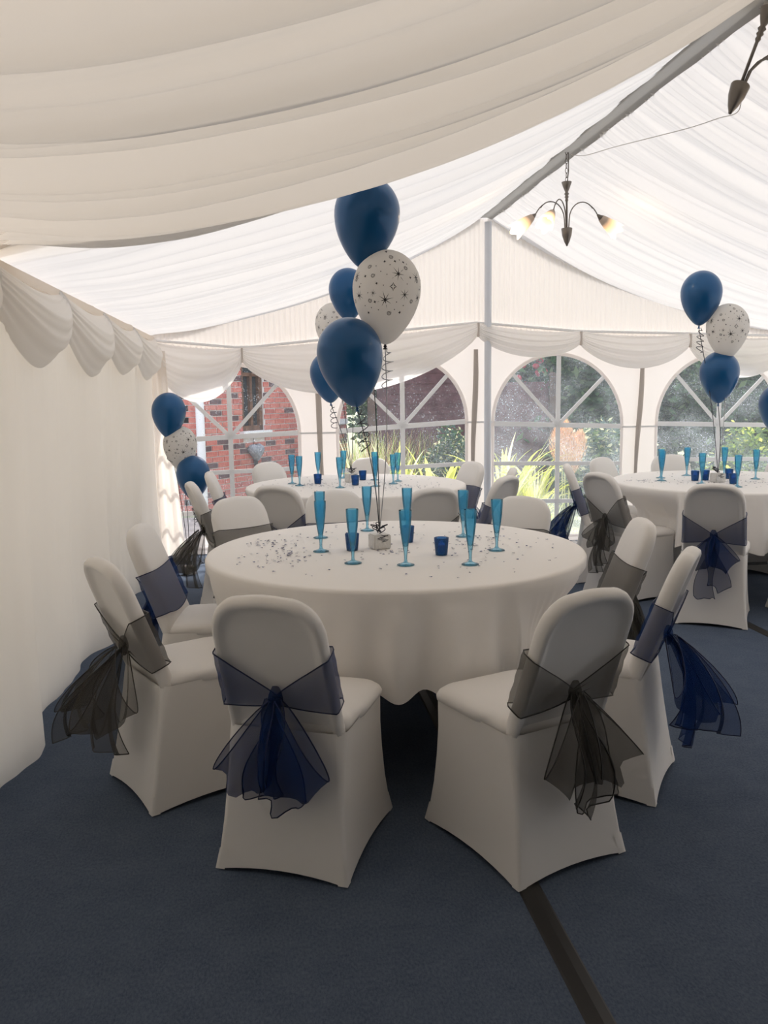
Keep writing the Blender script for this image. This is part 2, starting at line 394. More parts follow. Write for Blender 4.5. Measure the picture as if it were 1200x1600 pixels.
for y in peaks[1:-1]:   # gathered tuft where two swags meet
    mb = MB(); P = []
    for i in range(13):
        u = i / 12 - .5
        P.append([(XL + .075 + .05 * math.sin(PI * v) * (1 - abs(u)) + .012 * math.sin(u * 24), y + u * lerp(.05, .15, v), EAVE + .01 - v * .16) for v in (0, .2, .4, .6, .8, 1)])
    mb.grid(P); mb.build('swag_gather', M['swag'], wl)

# ---- right and back walls (outside the picture, close the tent)
wr = MB(); P = []
for j in range(201):
    y = lerp(Y0, YE, j / 200)
    P.append([(XR - .05 + .03 * math.sin(7 * y + t), y, lerp(EAVE, 0, t)) for t in (0, .33, .66, 1)])
wr.grid(P); o = wr.build('wall_right', M['drape']); o['kind'] = 'structure'
wb = MB(); P = []
for j in range(121):
    x = lerp(XL, XR, j / 120); zt = chord(x)
    P.append([(x, Y0 + .03 * math.sin(9 * x), zt * t) for t in (1, .6, .3, 0)])
wb.grid(P); o = wb.build('wall_front', M['dull']); o['kind'] = 'structure'  # wall colour darkened to hold back bounce light on the chair backs

# ---- end wall: rail, panels with arched clear windows, gable lining, swags, pole
we = struct('wall_back')
railx = [-1.03, -.19, .48, 1.20, 1.90, 2.86, 3.90, 5.0]; railz = [1.90, 1.825, 1.89, 1.97, 2.035, 1.955, 1.93, 1.90]
def rail(x): return interp(x, railx, railz)
P = []
for i in range(1501):
    x = lerp(XL, XR, i / 1500); zt = chord(x) + .02; zb = rail(x) - .05; ph_ = x * 2 * PI / .046 + 1.1 * math.sin(x * 7) + .6 * math.sin(x * 23)
    row = []
    for t in (0, .06, .5, .94, 1):
        row.append((x, YE + .015 + .0042 * math.sin(ph_) * (1 + .3 * math.sin(3 * x + 2 * t)), lerp(zt, zb, t)))
    P.append(row)
mb = MB(); mb.grid(P); mb.build('gable_lining', M['gable'], we)
mb = MB(); mb.tube([(x, YE - .0, rail(x)) for x in np.linspace(XL, XR, 40)], .012, 6); mb.build('rail', M['bar'], we)
wins = [(-.33, 1.05, .60, .043), (1.22, 1.115, .585, .055), (2.69, 1.10, .615, -.038), (4.29, 1.075, .62, -.03)]
edges = [XL, .46, 1.955, 3.50, XR]
BOT = .06
for k, (xc, zc, hw, sl) in enumerate(wins):
    a0, a1 = edges[k], edges[k + 1]
    bm = bmesh.new()
    def loop(pts):
        vs = [bm.verts.new(q) for q in pts]
        return [bm.edges.new((vs[i], vs[(i + 1) % len(vs)])) for i in range(len(vs))]
    outer = [(a0, YE + .05, 0), (a1, YE + .05, 0)] + [(lerp(a1, a0, s), YE + .05, rail(lerp(a1, a0, s)) + .02) for s in np.linspace(0, 1, 9)]
    inner = [(xc - hw, YE + .05, BOT), (xc + hw, YE + .05, BOT)] + [(xc + hw * math.cos(q), YE + .05, zc + sl * hw * math.cos(q) + hw * 1.04 * math.sin(q)) for q in np.linspace(0, PI, 33)]
    es = loop(outer) + loop(inner)
    bmesh.ops.triangle_fill(bm, edges=es, use_beauty=True)
    bmesh.ops.recalc_face_normals(bm, faces=bm.faces)
    me = bpy.data.meshes.new('wall_panel'); bm.to_mesh(me); bm.free(); me.materials.append(M['pvc'])
    obj('wall_panel', me, we)
    wo = struct('window_%d' % (k + 1), (xc, YE + .055, zc))
    pm = pane_mat('clear_pvc_%d' % k, (.03, .03, .07, .05)[k], (.12, .15, .48, .45)[k], 3.1 * k + 1)
    pb = MB(); ring = [(-hw, 0, BOT - zc), (hw, 0, BOT - zc)] + [(hw * math.cos(q), 0, sl * hw * math.cos(q) + hw * 1.04 * math.sin(q)) for q in np.linspace(0, PI, 33)]
    pb.fan(ring, (0, 0, 0)); pb.build('pane', pm, wo, smooth=False)
    nb_ = [0]
    def bar(x0, z0, x1, z1, wd=.021):
        nb_[0] += 1; yo = -.0016 * nb_[0]
        d = Vector((x1 - x0, 0, z1 - z0)); n_ = Vector((-d.z, 0, d.x)).normalized() * wd
        q = MB(); A, B = Vector((x0, -.010 + yo, z0)), Vector((x1, -.010 + yo, z1)); y2 = Vector((0, .008, 0))
        q.add([A + n_, A - n_, B - n_, B + n_, A + n_ + y2, A - n_ + y2, B - n_ + y2, B + n_ + y2], [(0, 1, 2, 3), (7, 6, 5, 4), (0, 4, 5, 1), (2, 6, 7, 3), (1, 5, 6, 2), (3, 7, 4, 0)])
        q.build('glazing_bar', M['bar'], wo, smooth=False)
    bar(-hw, -sl * hw, hw, sl * hw, .022)
    bar(0, BOT - zc, 0, hw * 1.04, .021)
    for q in (PI / 4, 3 * PI / 4): bar(.0, 0, hw * math.cos(q), sl * hw * math.cos(q) + hw * 1.04 * math.sin(q), .017)
    for zz in (.74, .385): bar(-hw, zz - zc - sl * hw * .6, hw, zz - zc + sl * hw * .6, .019)
    q = MB()                                  # welded border strip round the clear sheet
    rg = [Vector(r_) for r_ in ring]; P = []
    for r_ in rg + [rg[0]]:
        d = Vector((r_.x, 0, r_.z - .1)); d = d.normalized() * .028
        P.append([(r_.x - d.x * .15, -.012, r_.z - d.z * .15), (r_.x + d.x, -.012, r_.z + d.z)])
    q.grid(P); q.build('window_border', M['pvc'], wo, smooth=False)
# faint horizontal weld seam, ties and pole
for (x0, x1, z0, z1) in ((.29, .61, 1.07, 1.075), (1.82, 2.06, 1.14, 1.12), (3.32, 3.66, 1.07, 1.09)):
    mb = MB(); mb.box((x0, YE + .040, z0 - .008), (x1, YE + .047, z0 + .008)); mb.build('weld_seam', M['bar'], we, smooth=False)
for (xt, zt, xb, lean) in ((.44, 1.72, .50, .03), (1.90, 1.80, 1.86, -.02), (3.50, 1.66, 3.44, -.03)):
    mb = MB(); P = []
    for t in np.linspace(0, 1, 9):
        x = lerp(xt, xb, t) + .006 * math.sin(9 * t); wd = .020 + .006 * math.sin(6 * t)
        P.append([(x - wd, YE + .03, lerp(zt, .1, t)), (x, YE + .015, lerp(zt, .1, t)), (x + wd, YE + .03, lerp(zt, .1, t))])
    mb.grid(P); mb.build('tie_flap', M['tie'], we)
mb = MB(); mb.tube([(XC + .02, YE - .035, 0), (XC + .02, YE - .035, RIDGE - .08)], .032, 14); mb.build('gable_pole', M['pole'], we)
mb = MB(); mb.box((XC - .05, YE - .07, 0), (XC + .09, YE + .03, .012)); mb.build('pole_foot', M['pole'], we, smooth=False)
# end swags (gather heights follow the rail)
ends = [(-1.01, -.20, .50, 1.0), (-.20, 1.90, .50, .92), (1.90, 2.86, .27, 1.0), (2.86, 3.92, .33, 1.05), (3.92, 4.96, .40, 1.0)]
for k, (xa, xb, dr, sk) in enumerate(ends):
    swag((xa, YE - .03, rail(xa)), (xb, YE - .03, rail(xb)), dr, sk, .02, .12, 4, we, 200 + k, (0, -1, 0), .06)
for x in (-.20, 1.90, 2.86, 3.92):
    mb = MB(); mb.box((x - .008, YE - .075, rail(x) - .13), (x + .008, YE - .05, rail(x) - .005)); mb.build('gather_tape', M['tie'], we, smooth=False)
# corner drape pulled over the left edge of the first window
P = []
for i in range(60):
    u = i / 59; row = []
    for t in np.linspace(0, 1, 16):
        wd = lerp(.13, .23, t ** 1.3); row.append((XL + .05 + u * wd, YE - .06 - .025 * math.sin(u * 12 + t) * (.4 + .6 * t) - .05 * u, lerp(1.80, .01, t)))
    P.append(row)
mb = MB(); mb.grid(P); mb.build('corner_drape', M['drape'], we)

# ------------------------------------------------------------------ exterior
gd = MB(); gd.box((-30, YE + .2, -.12), (40, 60, -.055)); o = gd.build('ground', M['lawn'], smooth=False); o['kind'] = 'structure'
gd = MB(); gd.box((-6, YE + .2, -.055), (1.6, 10.4, -.045)); o = gd.build('patio', M['paving'], smooth=False); o['kind'] = 'structure'
# brick house: sunny wall from the corner back to the right, shaded return to the left
hs = thing('brick_house', 'red brick house wall with brown window seen through the left arched window', 'house', (-.87, 11.05, -.055))
hdir = math.atan2(.79, .62)
HL, HH = 3.45, 4.1
T = Matrix.Rotation(hdir, 4, 'Z')
def wall_box(x0, x1, y0, y1, z0, z1, m_, name, par=hs, Tm=T):
    q = MB(); q.box((x0, y0, z0), (x1, y1, z1), mat=Tm); return q.build(name, m_, par, smooth=False)
WX0, WX1, WZ0, WZ1 = .86, 1.33, .98, 2.02
wall_box(0, WX0, .0, .25, 0, HH, M['mortar'], 'wall'); wall_box(WX1, HL, .0, .25, 0, HH, M['mortar'], 'wall')
wall_box(WX0, WX1, .0, .25, 0, WZ0, M['mortar'], 'wall'); wall_box(WX0, WX1, .0, .25, WZ1, HH, M['mortar'], 'wall')
T2 = Matrix.Rotation(PI, 4, 'Z')
wall_box(0, 3, -.25, .0, 0, HH, M['mortar'], 'wall', hs, T2)
# bricks
def brick_mesh(L, mi):
    q = MB(); g = .004
    q.add([(0, 0, 0), (L, 0, 0), (L, 0, .065), (0, 0, .065), (g, -.012, g), (L - g, -.012, g), (L - g, -.012, .065 - g), (g, -.012, .065 - g)],
          [(4, 5, 6, 7), (0, 1, 5, 4), (1, 2, 6, 5), (2, 3, 7, 6), (3, 0, 4, 7)])
    return q.mesh('brick', M['bricks'][mi], False)
bm_cache = {}
rest = MB(); cnt = 0; rb = random.Random(4)
rows = int(2.7 / .075)
cand = []
for r_ in range(rows):
    x = .0 if r_ % 2 == 0 else -.1125
    while x < HL:
        x0, x1 = max(0, x) + .005, min(HL, x + .215)
        z0 = r_ * .075 + .005
        segs = [(x0, x1)]
        if z0 + .065 > WZ0 - .09 and z0 < WZ1 + .05:
            segs = []
            if x0 < WX0: segs.append((x0, min(x1, WX0)))
            if x1 > WX1: segs.append((max(x0, WX1), x1))
        for s in segs:
            if s[1] - s[0] > .03: cand.append((s[0], s[1] - s[0], z0, rb.choices((0, 1, 2, 3), (5, 4, 3, 1.6))[0]))
        x += .225
cand.sort(key=lambda c: abs(c[2] - .95) + .25 * abs(c[0] - 1.0))
for (x, L, z, mi) in cand:
    if cnt < 290:
        key = (round(L, 2), mi)
        if key not in bm_cache: bm_cache[key] = brick_mesh(L, mi)
        o = obj('brick', bm_cache[key], hs); o.rotation_euler = (0, 0, hdir); o.location = T @ Vector((x, -rb.uniform(0, .004), z)); cnt += 1
    else:
        q = brick_mesh(L, mi); rest.add([T @ (v.co + Vector((x, 0, z))) for v in q.vertices], [tuple(p_.vertices) for p_ in q.polygons], mi); bpy.data.meshes.remove(q)
rest.build('brickwork', M['bricks'], hs, smooth=False, kind='stuff')
rest = MB()
for r_ in range(rows):
    x = 0 if r_ % 2 == 0 else -.1125
    while x < 2.4:
        mi = rb.choices((0, 1, 2, 3), (4, 4, 2, 2))[0]; x0 = max(0, x) + .005; z = r_ * .075 + .005
        T3 = Matrix.Translation((-x0 - .21, 0, z)); q = MB(); q.box((0, -.012, 0), (.21, .0, .065), mat=T3); rest.add(q.v, q.f, mi); x += .225
rest.build('return_brickwork', M['bricks'], hs, smooth=False, kind='stuff')
wn = MB()
for (a_, b2, c_, d_) in ((WX0, WX0 + .07, WZ0, WZ1), (WX1 - .07, WX1, WZ0, WZ1), (WX0, WX1, WZ0, WZ0 + .07), (WX0, WX1, WZ1 - .07, WZ1), (WX0, WX1, WZ1 - .30, WZ1 - .25), (WX0 + .21, WX0 + .26, WZ0, WZ1 - .25)):
    wn.box((a_, .02, c_), (b2, .12, d_), mat=T)
wf = wn.build('window_frame', M['brownwood'], hs, smooth=False)
q = MB(); q.box((WX0 + .03, .07, WZ0 + .03), (WX1 - .03, .08, WZ1 - .03), mat=T); q.build('window_pane', M['glassdark'], wf, smooth=False)
wall_box(WX0 - .07, WX1 + .07, -.09, .1, WZ0 - .085, WZ0 - .005, M['whitepaint'], 'window_sill')
q = MB(); q.box((3.02, -.09, .99), (3.36, .05, 1.07), mat=T); q.build('window_sill', M['whitepaint'], hs, smooth=False)
q = MB(); q.tube([T @ Vector((-.04, -.07, 0)), T @ Vector((-.04, -.07, 3.2))], .055, 12); q.build('downpipe', M['whitepaint'], hs)
# heart wreath on the wall
hp = T @ Vector((1.05, -.075, .70)) + Vector((-.87, 11.05, -.055))
hb = MB(); P = []
for i in range(48):
    t = 2 * PI * i / 48; hx = 16 * math.sin(t) ** 3 / 17; hz = (13 * math.cos(t) - 5 * math.cos(2 * t) - 2 * math.cos(3 * t) - math.cos(4 * t)) / 17
    P.append((hx, hz))
rr = random.Random(9)
R_ = [[(hx * s * .14 * (1 + .06 * rr.uniform(-1, 1)), y, hz * s * .14 * (1 + .06 * rr.uniform(-1, 1))) for (hx, hz) in P] for (s, y) in ((.05, .06), (.9, .055), (1.0, .02), (1.0, -.02), (.8, -.06), (.45, -.08), (.05, -.085))]
hb.grid(R_, close_v=True)
hw_ = thing('heart_wreath', 'fluffy grey heart ornament hanging on the sunlit brick wall', 'ornament', tuple(hp), hdir)
hb.build('heart', M['heart'], hw_)
q = MB(); q.tube([(0, .04, .09), (0, .05, .25)], .004, 6); q.build('hanger', M['darkmetal'], hw_)
q = MB(); q.tube([(.0, .02, -.12), (.01, .02, -.25), (-.01, .03, -.42)], [.03, .02, .012], 8); q.build('hanging_tail', M['darkmetal'], hw_)
# fence of lapped boards
fe = thing('board_fence', 'maroon stained fence of horizontal lapped boards behind the planting', 'fence', (1.55, 12.1, -.055))
for k in range(15):
    for (x0, x1, zmax) in ((0, 1.55, 2.15), (1.56, 2.55, 1.62)):
        z = k * .145
        if z + .14 > zmax: continue
        q = MB(); q.add([(x0, -.009 - .002 * (k % 2), z), (x1, -.009 - .002 * (k % 2), z), (x1, .01, z), (x0, .01, z), (x0, .0, z + .15), (x1, .0, z + .15), (x1, .015, z + .15), (x0, .015, z + .15)], [(0, 1, 5, 4), (1, 2, 6, 5), (2, 3, 7, 6), (3, 0, 4, 7), (4, 5, 6, 7), (3, 2, 1, 0)])
        q.build('board', M['fence'], fe, smooth=False)
for x, h in ((-.08, 2.25), (1.555, 2.2), (2.58, 1.7)):
    q = MB(); q.box((x - .05, -.06, 0), (x + .05, .06, h)); q.add([(x - .06, -.07, h), (x + .06, -.07, h), (x + .06, .07, h), (x - .06, .07, h), (x, 0, h + .05)], [(0, 1, 4), (1, 2, 4), (2, 3, 4), (3, 0, 4)])
    q.build('post', M['fencepost'], fe, smooth=False)
# foliage
def leaf_cloud(mb, c, r, nleaf, size, rs, nmat, hollow=.55, flat=None):
    for _ in range(nleaf):
        while True:
            d = Vector((rs.gauss(0, 1), rs.gauss(0, 1), rs.gauss(0, 1)))
            if d.length > .1: break
        d.normalize(); k = rs.uniform(hollow, 1) * (1 + .16 * math.sin(5 * d.x + 3 * d.z) + .10 * math.sin(9 * d.y + 7 * d.z))
        p = Vector((c[0] + d.x * r[0] * k, c[1] + d.y * r[1] * k, c[2] + d.z * r[2] * k))
        if p.z < -.04: p.z = rs.uniform(0, .2)
        a = Vector((rs.gauss(0, 1), rs.gauss(0, 1), rs.gauss(0, .6))).normalized(); b = a.cross(Vector((rs.gauss(0, 1), rs.gauss(0, 1), rs.gauss(0, 1)))).normalized()
        s = size * rs.uniform(.6, 1.4)
        mb.add([p - a * s, p + b * s * .45 + a * s * .1, p + a * s, p - b * s * .45 + a * s * .1], [(0, 1, 2, 3)], rs.choices(range(nmat), (3, 2, 1)[:nmat])[0])
def tree(name, label, cat, loc, crowns, nleaf, size, mats, seed, trunk=True, group=None):
    rs = random.Random(seed); t = thing(name, label, cat, loc, 0, group); mb = MB()
    for (c, r) in crowns: leaf_cloud(mb, c, r, nleaf, size, rs, len(mats))
    mb.build('foliage', mats, t, smooth=False, kind='stuff')
    q = MB()
    top = max(c[2] for c, r in crowns)
    q.tube([(0, 0, -.02), (.03, .02, top * .5), (.0, .05, top)], [.09, .06, .03], 8); q.build('trunk', M['bark'], t)
    return t
G3 = [M['hedA'], M['hedB'], M['hedC']]
tree('leafy_tree', 'dark leafy tree filling the arch of the third window', 'tree', (5.2, 12.8, -.055), [((0, 0, 1.9), (1.5, 1.1, 1.7)), ((-.3, -.1, .9), (1.3, .9, .9))], 9000, .075, G3, 1)
tree('leafy_tree', 'tall dark tree behind the fence with sky-lit upper leaves', 'tree', (3.4, 15.2, -.055), [((0, 0, 2.4), (1.9, 1.2, 1.9)), ((-.6, .3, 1.6), (1.4, 1.1, 1.4))], 7000, .085, G3, 2)
tree('leafy_tree', 'mid green tree seen left in the rightmost arched window', 'tree', (6.9, 11.6, -.055), [((0, 0, 1.7), (1.2, 1.0, 1.6)), ((.2, -.3, .7), (1.1, .8, .8))], 8000, .07, [M['hedB'], M['hedA'], M['hedC']], 3)
tree('leafy_tree', 'dark tree at the right edge of the rightmost arched window', 'tree', (9.0, 12.0, -.055), [((0, 0, 1.8), (1.3, 1.1, 1.8)), ((0, -.2, .7), (1.2, .9, .8))], 8000, .07, G3, 4)
tree('leafy_tree', 'distant dark tree closing the gap between the right-hand trees', 'tree', (7.6, 15.4, -.055), [((0, 0, 2.3), (3.0, 1.2, 2.3))], 12000, .10, G3, 5)
tree('shrub', 'low blue-green shrub at the right of the second window', 'shrub', (2.45, 11.0, -.055), [((0, 0, .50), (.42, .40, .50))], 3800, .035, [M['blueA'], M['hedB'], M['leafP']], 6)
tree('shrub', 'pale hazy shrub low in the third window beside the plume', 'shrub', (4.25, 10.2, -.055), [((0, 0, .45), (.75, .5, .62))], 5000, .04, [M['blueA'], M['hedC'], M['leafP']], 7)
tree('shrub', 'yellow-green shrub low in the rightmost arched window', 'shrub', (6.0, 9.9, -.055), [((0, 0, .45), (.6, .5, .55))], 3600, .04, [M['hedC'], M['leafG'], M['leafY']], 8)
tree('shrub', 'blue-green shrub standing right of the yellow-green one', 'shrub', (7.3, 10.0, -.055), [((0, 0, .45), (.7, .5, .6))], 3600, .04, [M['blueA'], M['hedC'], M['leafY']], 18)
rt_ = tree('rose_bush', 'rose bush with red flowers above the low end of the fence', 'bush', (3.72, 12.6, -.055), [((0, 0, 1.55), (.45, .35, .42))], 2600, .05, G3, 9)
rs = random.Random(21)
pet = MB()
for k in range(5): pet.lathe([(.004, -.02), (.035, -.01), (.05, .02), (.035, .035), (.02, .02), (.001, .025)], 9)
me_r = MB(); me_r.lathe([(.004, -.02), (.04, -.012), (.055, .018), (.04, .03), (.028, .012), (.018, .032), (.001, .03)], 9); me_r = me_r.mesh('rose', M['rose'])
for k in range(16):
    o = obj('rose', me_r, rt_); o.location = (rs.uniform(-.32, .38), -.36 + rs.uniform(-.06, .05), 1.55 + rs.uniform(-.08, .40)); o.rotation_euler = (rs.uniform(.6, 1.6), 0, rs.uniform(0, 6))
# strap-leaved clumps
def blade(L, wd, droop, mat, seed):
    rs = random.Random(seed); P = []
    for i in range(9):
        t = i / 8; x = L * (t * (.25 + droop * .65 * t)); z = L * (t * 1.0 - droop * .95 * t ** 2.2)
        wv = wd * (1 - t ** 2.5) * (.55 + .45 * min(1, t * 3)) + .001
        P.append([(x, -wv, z + .15 * wv), (x, 0, z - .25 * wv), (x, wv, z + .15 * wv)])
    q = MB(); q.grid(P); return q.mesh('leaf', mat)
BL = {}
for key, mat in (('Y', M['leafY']), ('G', M['leafG']), ('P', M['leafP'])):
    BL[key] = [blade(rs.uniform(.75, 1.15), rs.uniform(.014, .024), rs.uniform(.1, .75), mat, s) for s in range(9)]
BLW = [blade(rs.uniform(.8, 1.1), .05, rs.uniform(.25, .6), M['leafY'], s) for s in range(4)]
def clump(label, loc, n, keys, sc, seed, wide=False):
    rs = random.Random(seed); t = thing('strap_leaf_plant', label, 'plant', loc)
    for k in range(n):
        o = obj('leaf', (rs.choice(BLW) if wide else rs.choice(BL[rs.choice(keys)])), t)
        a = rs.uniform(0, 2 * PI); r_ = rs.uniform(0, .16); o.location = (r_ * math.cos(a), r_ * math.sin(a), -.01)
        o.rotation_euler = (rs.uniform(-.2, .2), rs.uniform(-.25, .15), a + rs.uniform(-.5, .5)); s = sc * rs.uniform(.75, 1.15); o.scale = (s, s, s)
    return t
clump('yellow-green strap-leaved plant lit by sun left in the third window', (2.62, 9.4, -.055), 72, 'YYPY', 1.08, 31)
clump('pale strap-leaved plant just left of the third window mullion', (3.12, 9.7, -.055), 56, 'YPY', .95, 32)
clump('bright broad-leaved plant in the middle of the second window', (1.92, 9.6, -.055), 18, 'Y', .95, 33, True)
clump('arching yellow-leaved plant low at the right of the second window', (2.28, 9.7, -.055), 46, 'YYP', .74, 34)
clump('green and pale strap plant at the left of the second window', (1.10, 9.7, -.055), 70, 'GPYP', .98, 35)
clump('strap-leaved plant between the pale grass and the broad-leaved plant', (1.50, 9.9, -.055), 64, 'GPPY', .98, 36)
clump('yellow-green clump at the far right of the rightmost window', (6.75, 9.4, -.055), 50, 'YGY', .9, 37)
clump('low green clump under the glass of the third window', (2.9, 8.8, -.055), 46, 'GYP', .45, 38)
def grass_tuft(label, loc, n, L, mats, seed, spread=.3):
    rs = random.Random(seed); t = thing('ornamental_grass', label, 'grass', loc); mb = MB()
    for k in range(n):
        a = rs.uniform(0, 2 * PI); l = L * rs.uniform(.6, 1.1); dr = rs.uniform(.1, .6); bx, by = rs.gauss(0, spread * .3), rs.gauss(0, spread * .3)
        P = []
        for i in range(6):
            q = i / 5; rad = l * dr * q * q; wv = .004 * (1 - q) + .0008
            P.append([(bx + rad * math.cos(a) - wv * math.sin(a), by + rad * math.sin(a) + wv * math.cos(a), l * (q - .3 * dr * q * q)), (bx + rad * math.cos(a) + wv * math.sin(a), by + rad * math.sin(a) - wv * math.cos(a), l * (q - .3 * dr * q * q))])
        mb.grid(P, rs.randrange(len(mats)))
    mb.build('blades', mats, t, kind='stuff'); return t
grass_tuft('russet-tipped ornamental grass in front of the maroon fence', (1.45, 10.9, -.055), 420, 1.05, [M['leafR'], M['leafP'], M['leafG']], 41, .8)
grass_tuft('pale ornamental grass at the left of the second window', (1.05, 10.5, -.055), 380, .95, [M['leafP'], M['leafG'], M['leafR']], 42, .6)
grass_tuft('thin russet grass in front of the right part of the fence', (2.2, 11.5, -.055), 260, .95, [M['leafR'], M['leafG']], 43, .7)
pg = thing('pampas_grass', 'peach feathery pampas plume in the middle of the third window', 'grass', (3.45, 9.6, -.055))
rs = random.Random(51)
for k, (x, y, h, le) in enumerate(((0, 0, .78, .0), (.10, .05, .66, .10), (-.05, -.03, .70, -.06), (.04, -.08, .60, .03))):
    mb = MB()
    for _ in range(900):
        t = rs.random(); ww = .13 * math.sin(PI * (t * .9 + .08)) ** .8; a = rs.uniform(0, 2 * PI); r_ = ww * math.sqrt(rs.random())
        p0 = Vector((x + le * t + r_ * math.cos(a), y + r_ * math.sin(a), h - .10 + t * .42)); d = Vector((math.cos(a) * .3, math.sin(a) * .3, .9)) * .06; s_ = Vector((-math.sin(a), math.cos(a), 0)) * .006
        mb.add([p0 - s_, p0 + s_, p0 + d], [(0, 1, 2)])
    mb.build('plume', M['plume'], pg, smooth=False, kind='stuff')
    q = MB(); q.tube([(x * .5, y * .5, 0), (x, y, h)], .006, 6); q.build('stem', M['leafP'], pg)

# ------------------------------------------------------------------ chairs
def rrect(hx, yb, yf, rad, n=6):
    """rounded rectangle, counter-clockwise, n points per corner and 5 per side"""
    pts = []; cs = [((hx - rad, yf - rad), 0), ((-hx + rad, yf - rad), PI / 2), ((-hx + rad, yb + rad), PI), ((hx - rad, yb + rad), 1.5 * PI)]
    for k, ((cx, cy), a0) in enumerate(cs):
        for i in range(n): a = a0 + PI / 2 * i / (n - 1); pts.append((cx + rad * math.cos(a), cy + rad * math.sin(a)))
        (nx_, ny_), a1 = cs[(k + 1) % 4]; e0 = pts[-1]; e1 = (nx_ + rad * math.cos(a1), ny_ + rad * math.sin(a1))
        for i in range(1, 8): pts.append((lerp(e0[0], e1[0], i / 8), lerp(e0[1], e1[1], i / 8)))
    return pts
def backy(z): return -.165 - .155 * (z - .44) / .42       # mid-plane of the leaning backrest
TILT = math.atan2(.155, .42)
def build_skirt():
    mb = MB(); P = []
    data = [(0, .212, -.262, .240, .014), (.015, .210, -.260, .238, .014), (.06, .203, -.250, .228, .015), (.14, .195, -.236, .216, .016), (.24, .189, -.220, .208, .018), (.33, .186, -.207, .206, .022), (.40, .187, -.198, .211, .030), (.435, .188, -.194, .216, .04)]
    for (z, hx, yb, yf, rad) in data:
        row = []
        ref = rrect(hx, yb, yf, rad)
        cy = (yb + yf) / 2
        for (x, y) in ref:
            ax, ay = min(1, abs(x) / hx), min(1, abs(y - cy) / ((yf - yb) / 2))
            mid = 1 - min(ax, ay) ** 2                      # 1 at mid side, 0 at the corners
            pin = .011 * mid * (1 - z / .435) ** 1.5
            lift = .016 * mid * max(0, 1 - z / .10)
            row.append((x - (pin if ax > ay else 0) * (1 if x > 0 else -1), y - (pin if ay >= ax else 0) * (1 if y > cy else -1), z + lift + .003))
        P.append(row)
    mb.grid(P, close_v=True)
    inner = [(x * .985, y * .985, z + .006) for (x, y, z) in P[0]]
    mb.grid([inner, P[0]], close_v=True)
    return mb.mesh('skirt', M['spandex'])
def build_seat():
    mb = MB(); P = []
    for (z, g, rad) in ((.425, -.010, .04), (.432, .002, .045), (.446, .006, .055), (.459, .003, .065), (.470, -.008, .07), (.477, -.030, .07), (.482, -.075, .06), (.484, -.13, .04)):
        P.append([(x * (1 - .05 * (y < -.05)), y, z + .004 * math.cos(9 * x) * 0) for (x, y) in rrect(.192 + g, -.178 - g * .3, .216 + g, max(.02, rad))])
    mb.grid(P, close_v=True); mb.fan(P[-1], (0, .02, .486))
    return mb.mesh('seat', M['spandex'])
BW0, BW1 = .180, .168
def bhw(z):   # half width of the back at a height, without the rounded top
    return lerp(BW0, BW1, (z - .42) / .44)
def build_back():
    z0, z1, rad, n = .40, .868, .10, 10
    ol = []
    for i in range(8): ol.append((lerp(-.75, .75, i / 7) * bhw(z0), z0))
    for i in range(12): z = lerp(z0 + .01, z1 - rad, i / 11); ol.append((bhw(z), z))
    for i in range(1, n): a = PI / 2 * i / n; ol.append((bhw(z1) - rad + rad * math.cos(a), z1 - rad + rad * math.sin(a)))
    for i in range(9): ol.append((lerp(1, -1, i / 8) * (bhw(z1) - rad), z1 + .006 * math.sin(PI * i / 8)))
    for i in range(1, n): a = PI / 2 + PI / 2 * i / n; ol.append((-bhw(z1) + rad + rad * math.cos(a), z1 - rad + rad * math.sin(a)))
    for i in range(12): z = lerp(z1 - rad, z0 + .01, i / 11); ol.append((-bhw(z), z))
    cz = .63; mb = MB(); P = []
    for (d, nn) in ((.12, -.005), (.085, -.006), (.050, -.008), (.033, -.013), (.024, -.023), (.013, -.0275), (.004, -.021), (0, -.004), (.002, .012), (.010, .024), (.028, .031), (.06, .035), (.12, .037)):
        row = []
        for (x, z) in ol:
            # inset towards the middle line by d
            hx_ = max(1e-4, bhw(z)); kx = max(.0, 1 - d / hx_); kz = max(0, 1 - d / .235)
            xx, zz = x * kx, cz + (z - cz) * kz
            row.append((xx, backy(zz) + nn * math.cos(TILT), zz + nn * math.sin(TILT)))
        P.append(row)
    mb.grid(P, close_v=True)
    def cap(row):
        c = (0, sum(q[1] for q in row) / len(row), sum(q[2] for q in row) / len(row)); mb.fan(row, c)
    cap(P[0][::-1]); cap(P[-1])
    return mb.mesh('backrest', M['spandex'])
def build_pocket(sx, sy):
    mb = MB(); P = []
    x0, y0 = sx * .2085, (-.2585 if sy < 0 else .2365)
    for i in range(7):
        t = i / 6; row = []
        for z in (0.004, .02, .045, .065):
            k = z / .065; w_ = .030
            a = (t - .5) * 2
            px = x0 - sx * (max(0, a) * w_) - sx * .012 * k; py = y0 - sy * (max(0, -a) * w_) - sy * .012 * k
            row.append((px + sx * .003, py + sy * .003, z))
        P.append(row)
    mb.grid(P); return mb.mesh('foot_pocket', M['spandex'])
KZ = .556; KN = Vector((0, backy(KZ) - .040, KZ))
def edge_tubes(mb, P, ends=True, r=.0021):
    mb.tube([row[0] for row in P], r, 4, 1, False); mb.tube([row[-1] for row in P], r, 4, 1, False)
    if ends: mb.tube(P[-1], r, 4, 1, False)
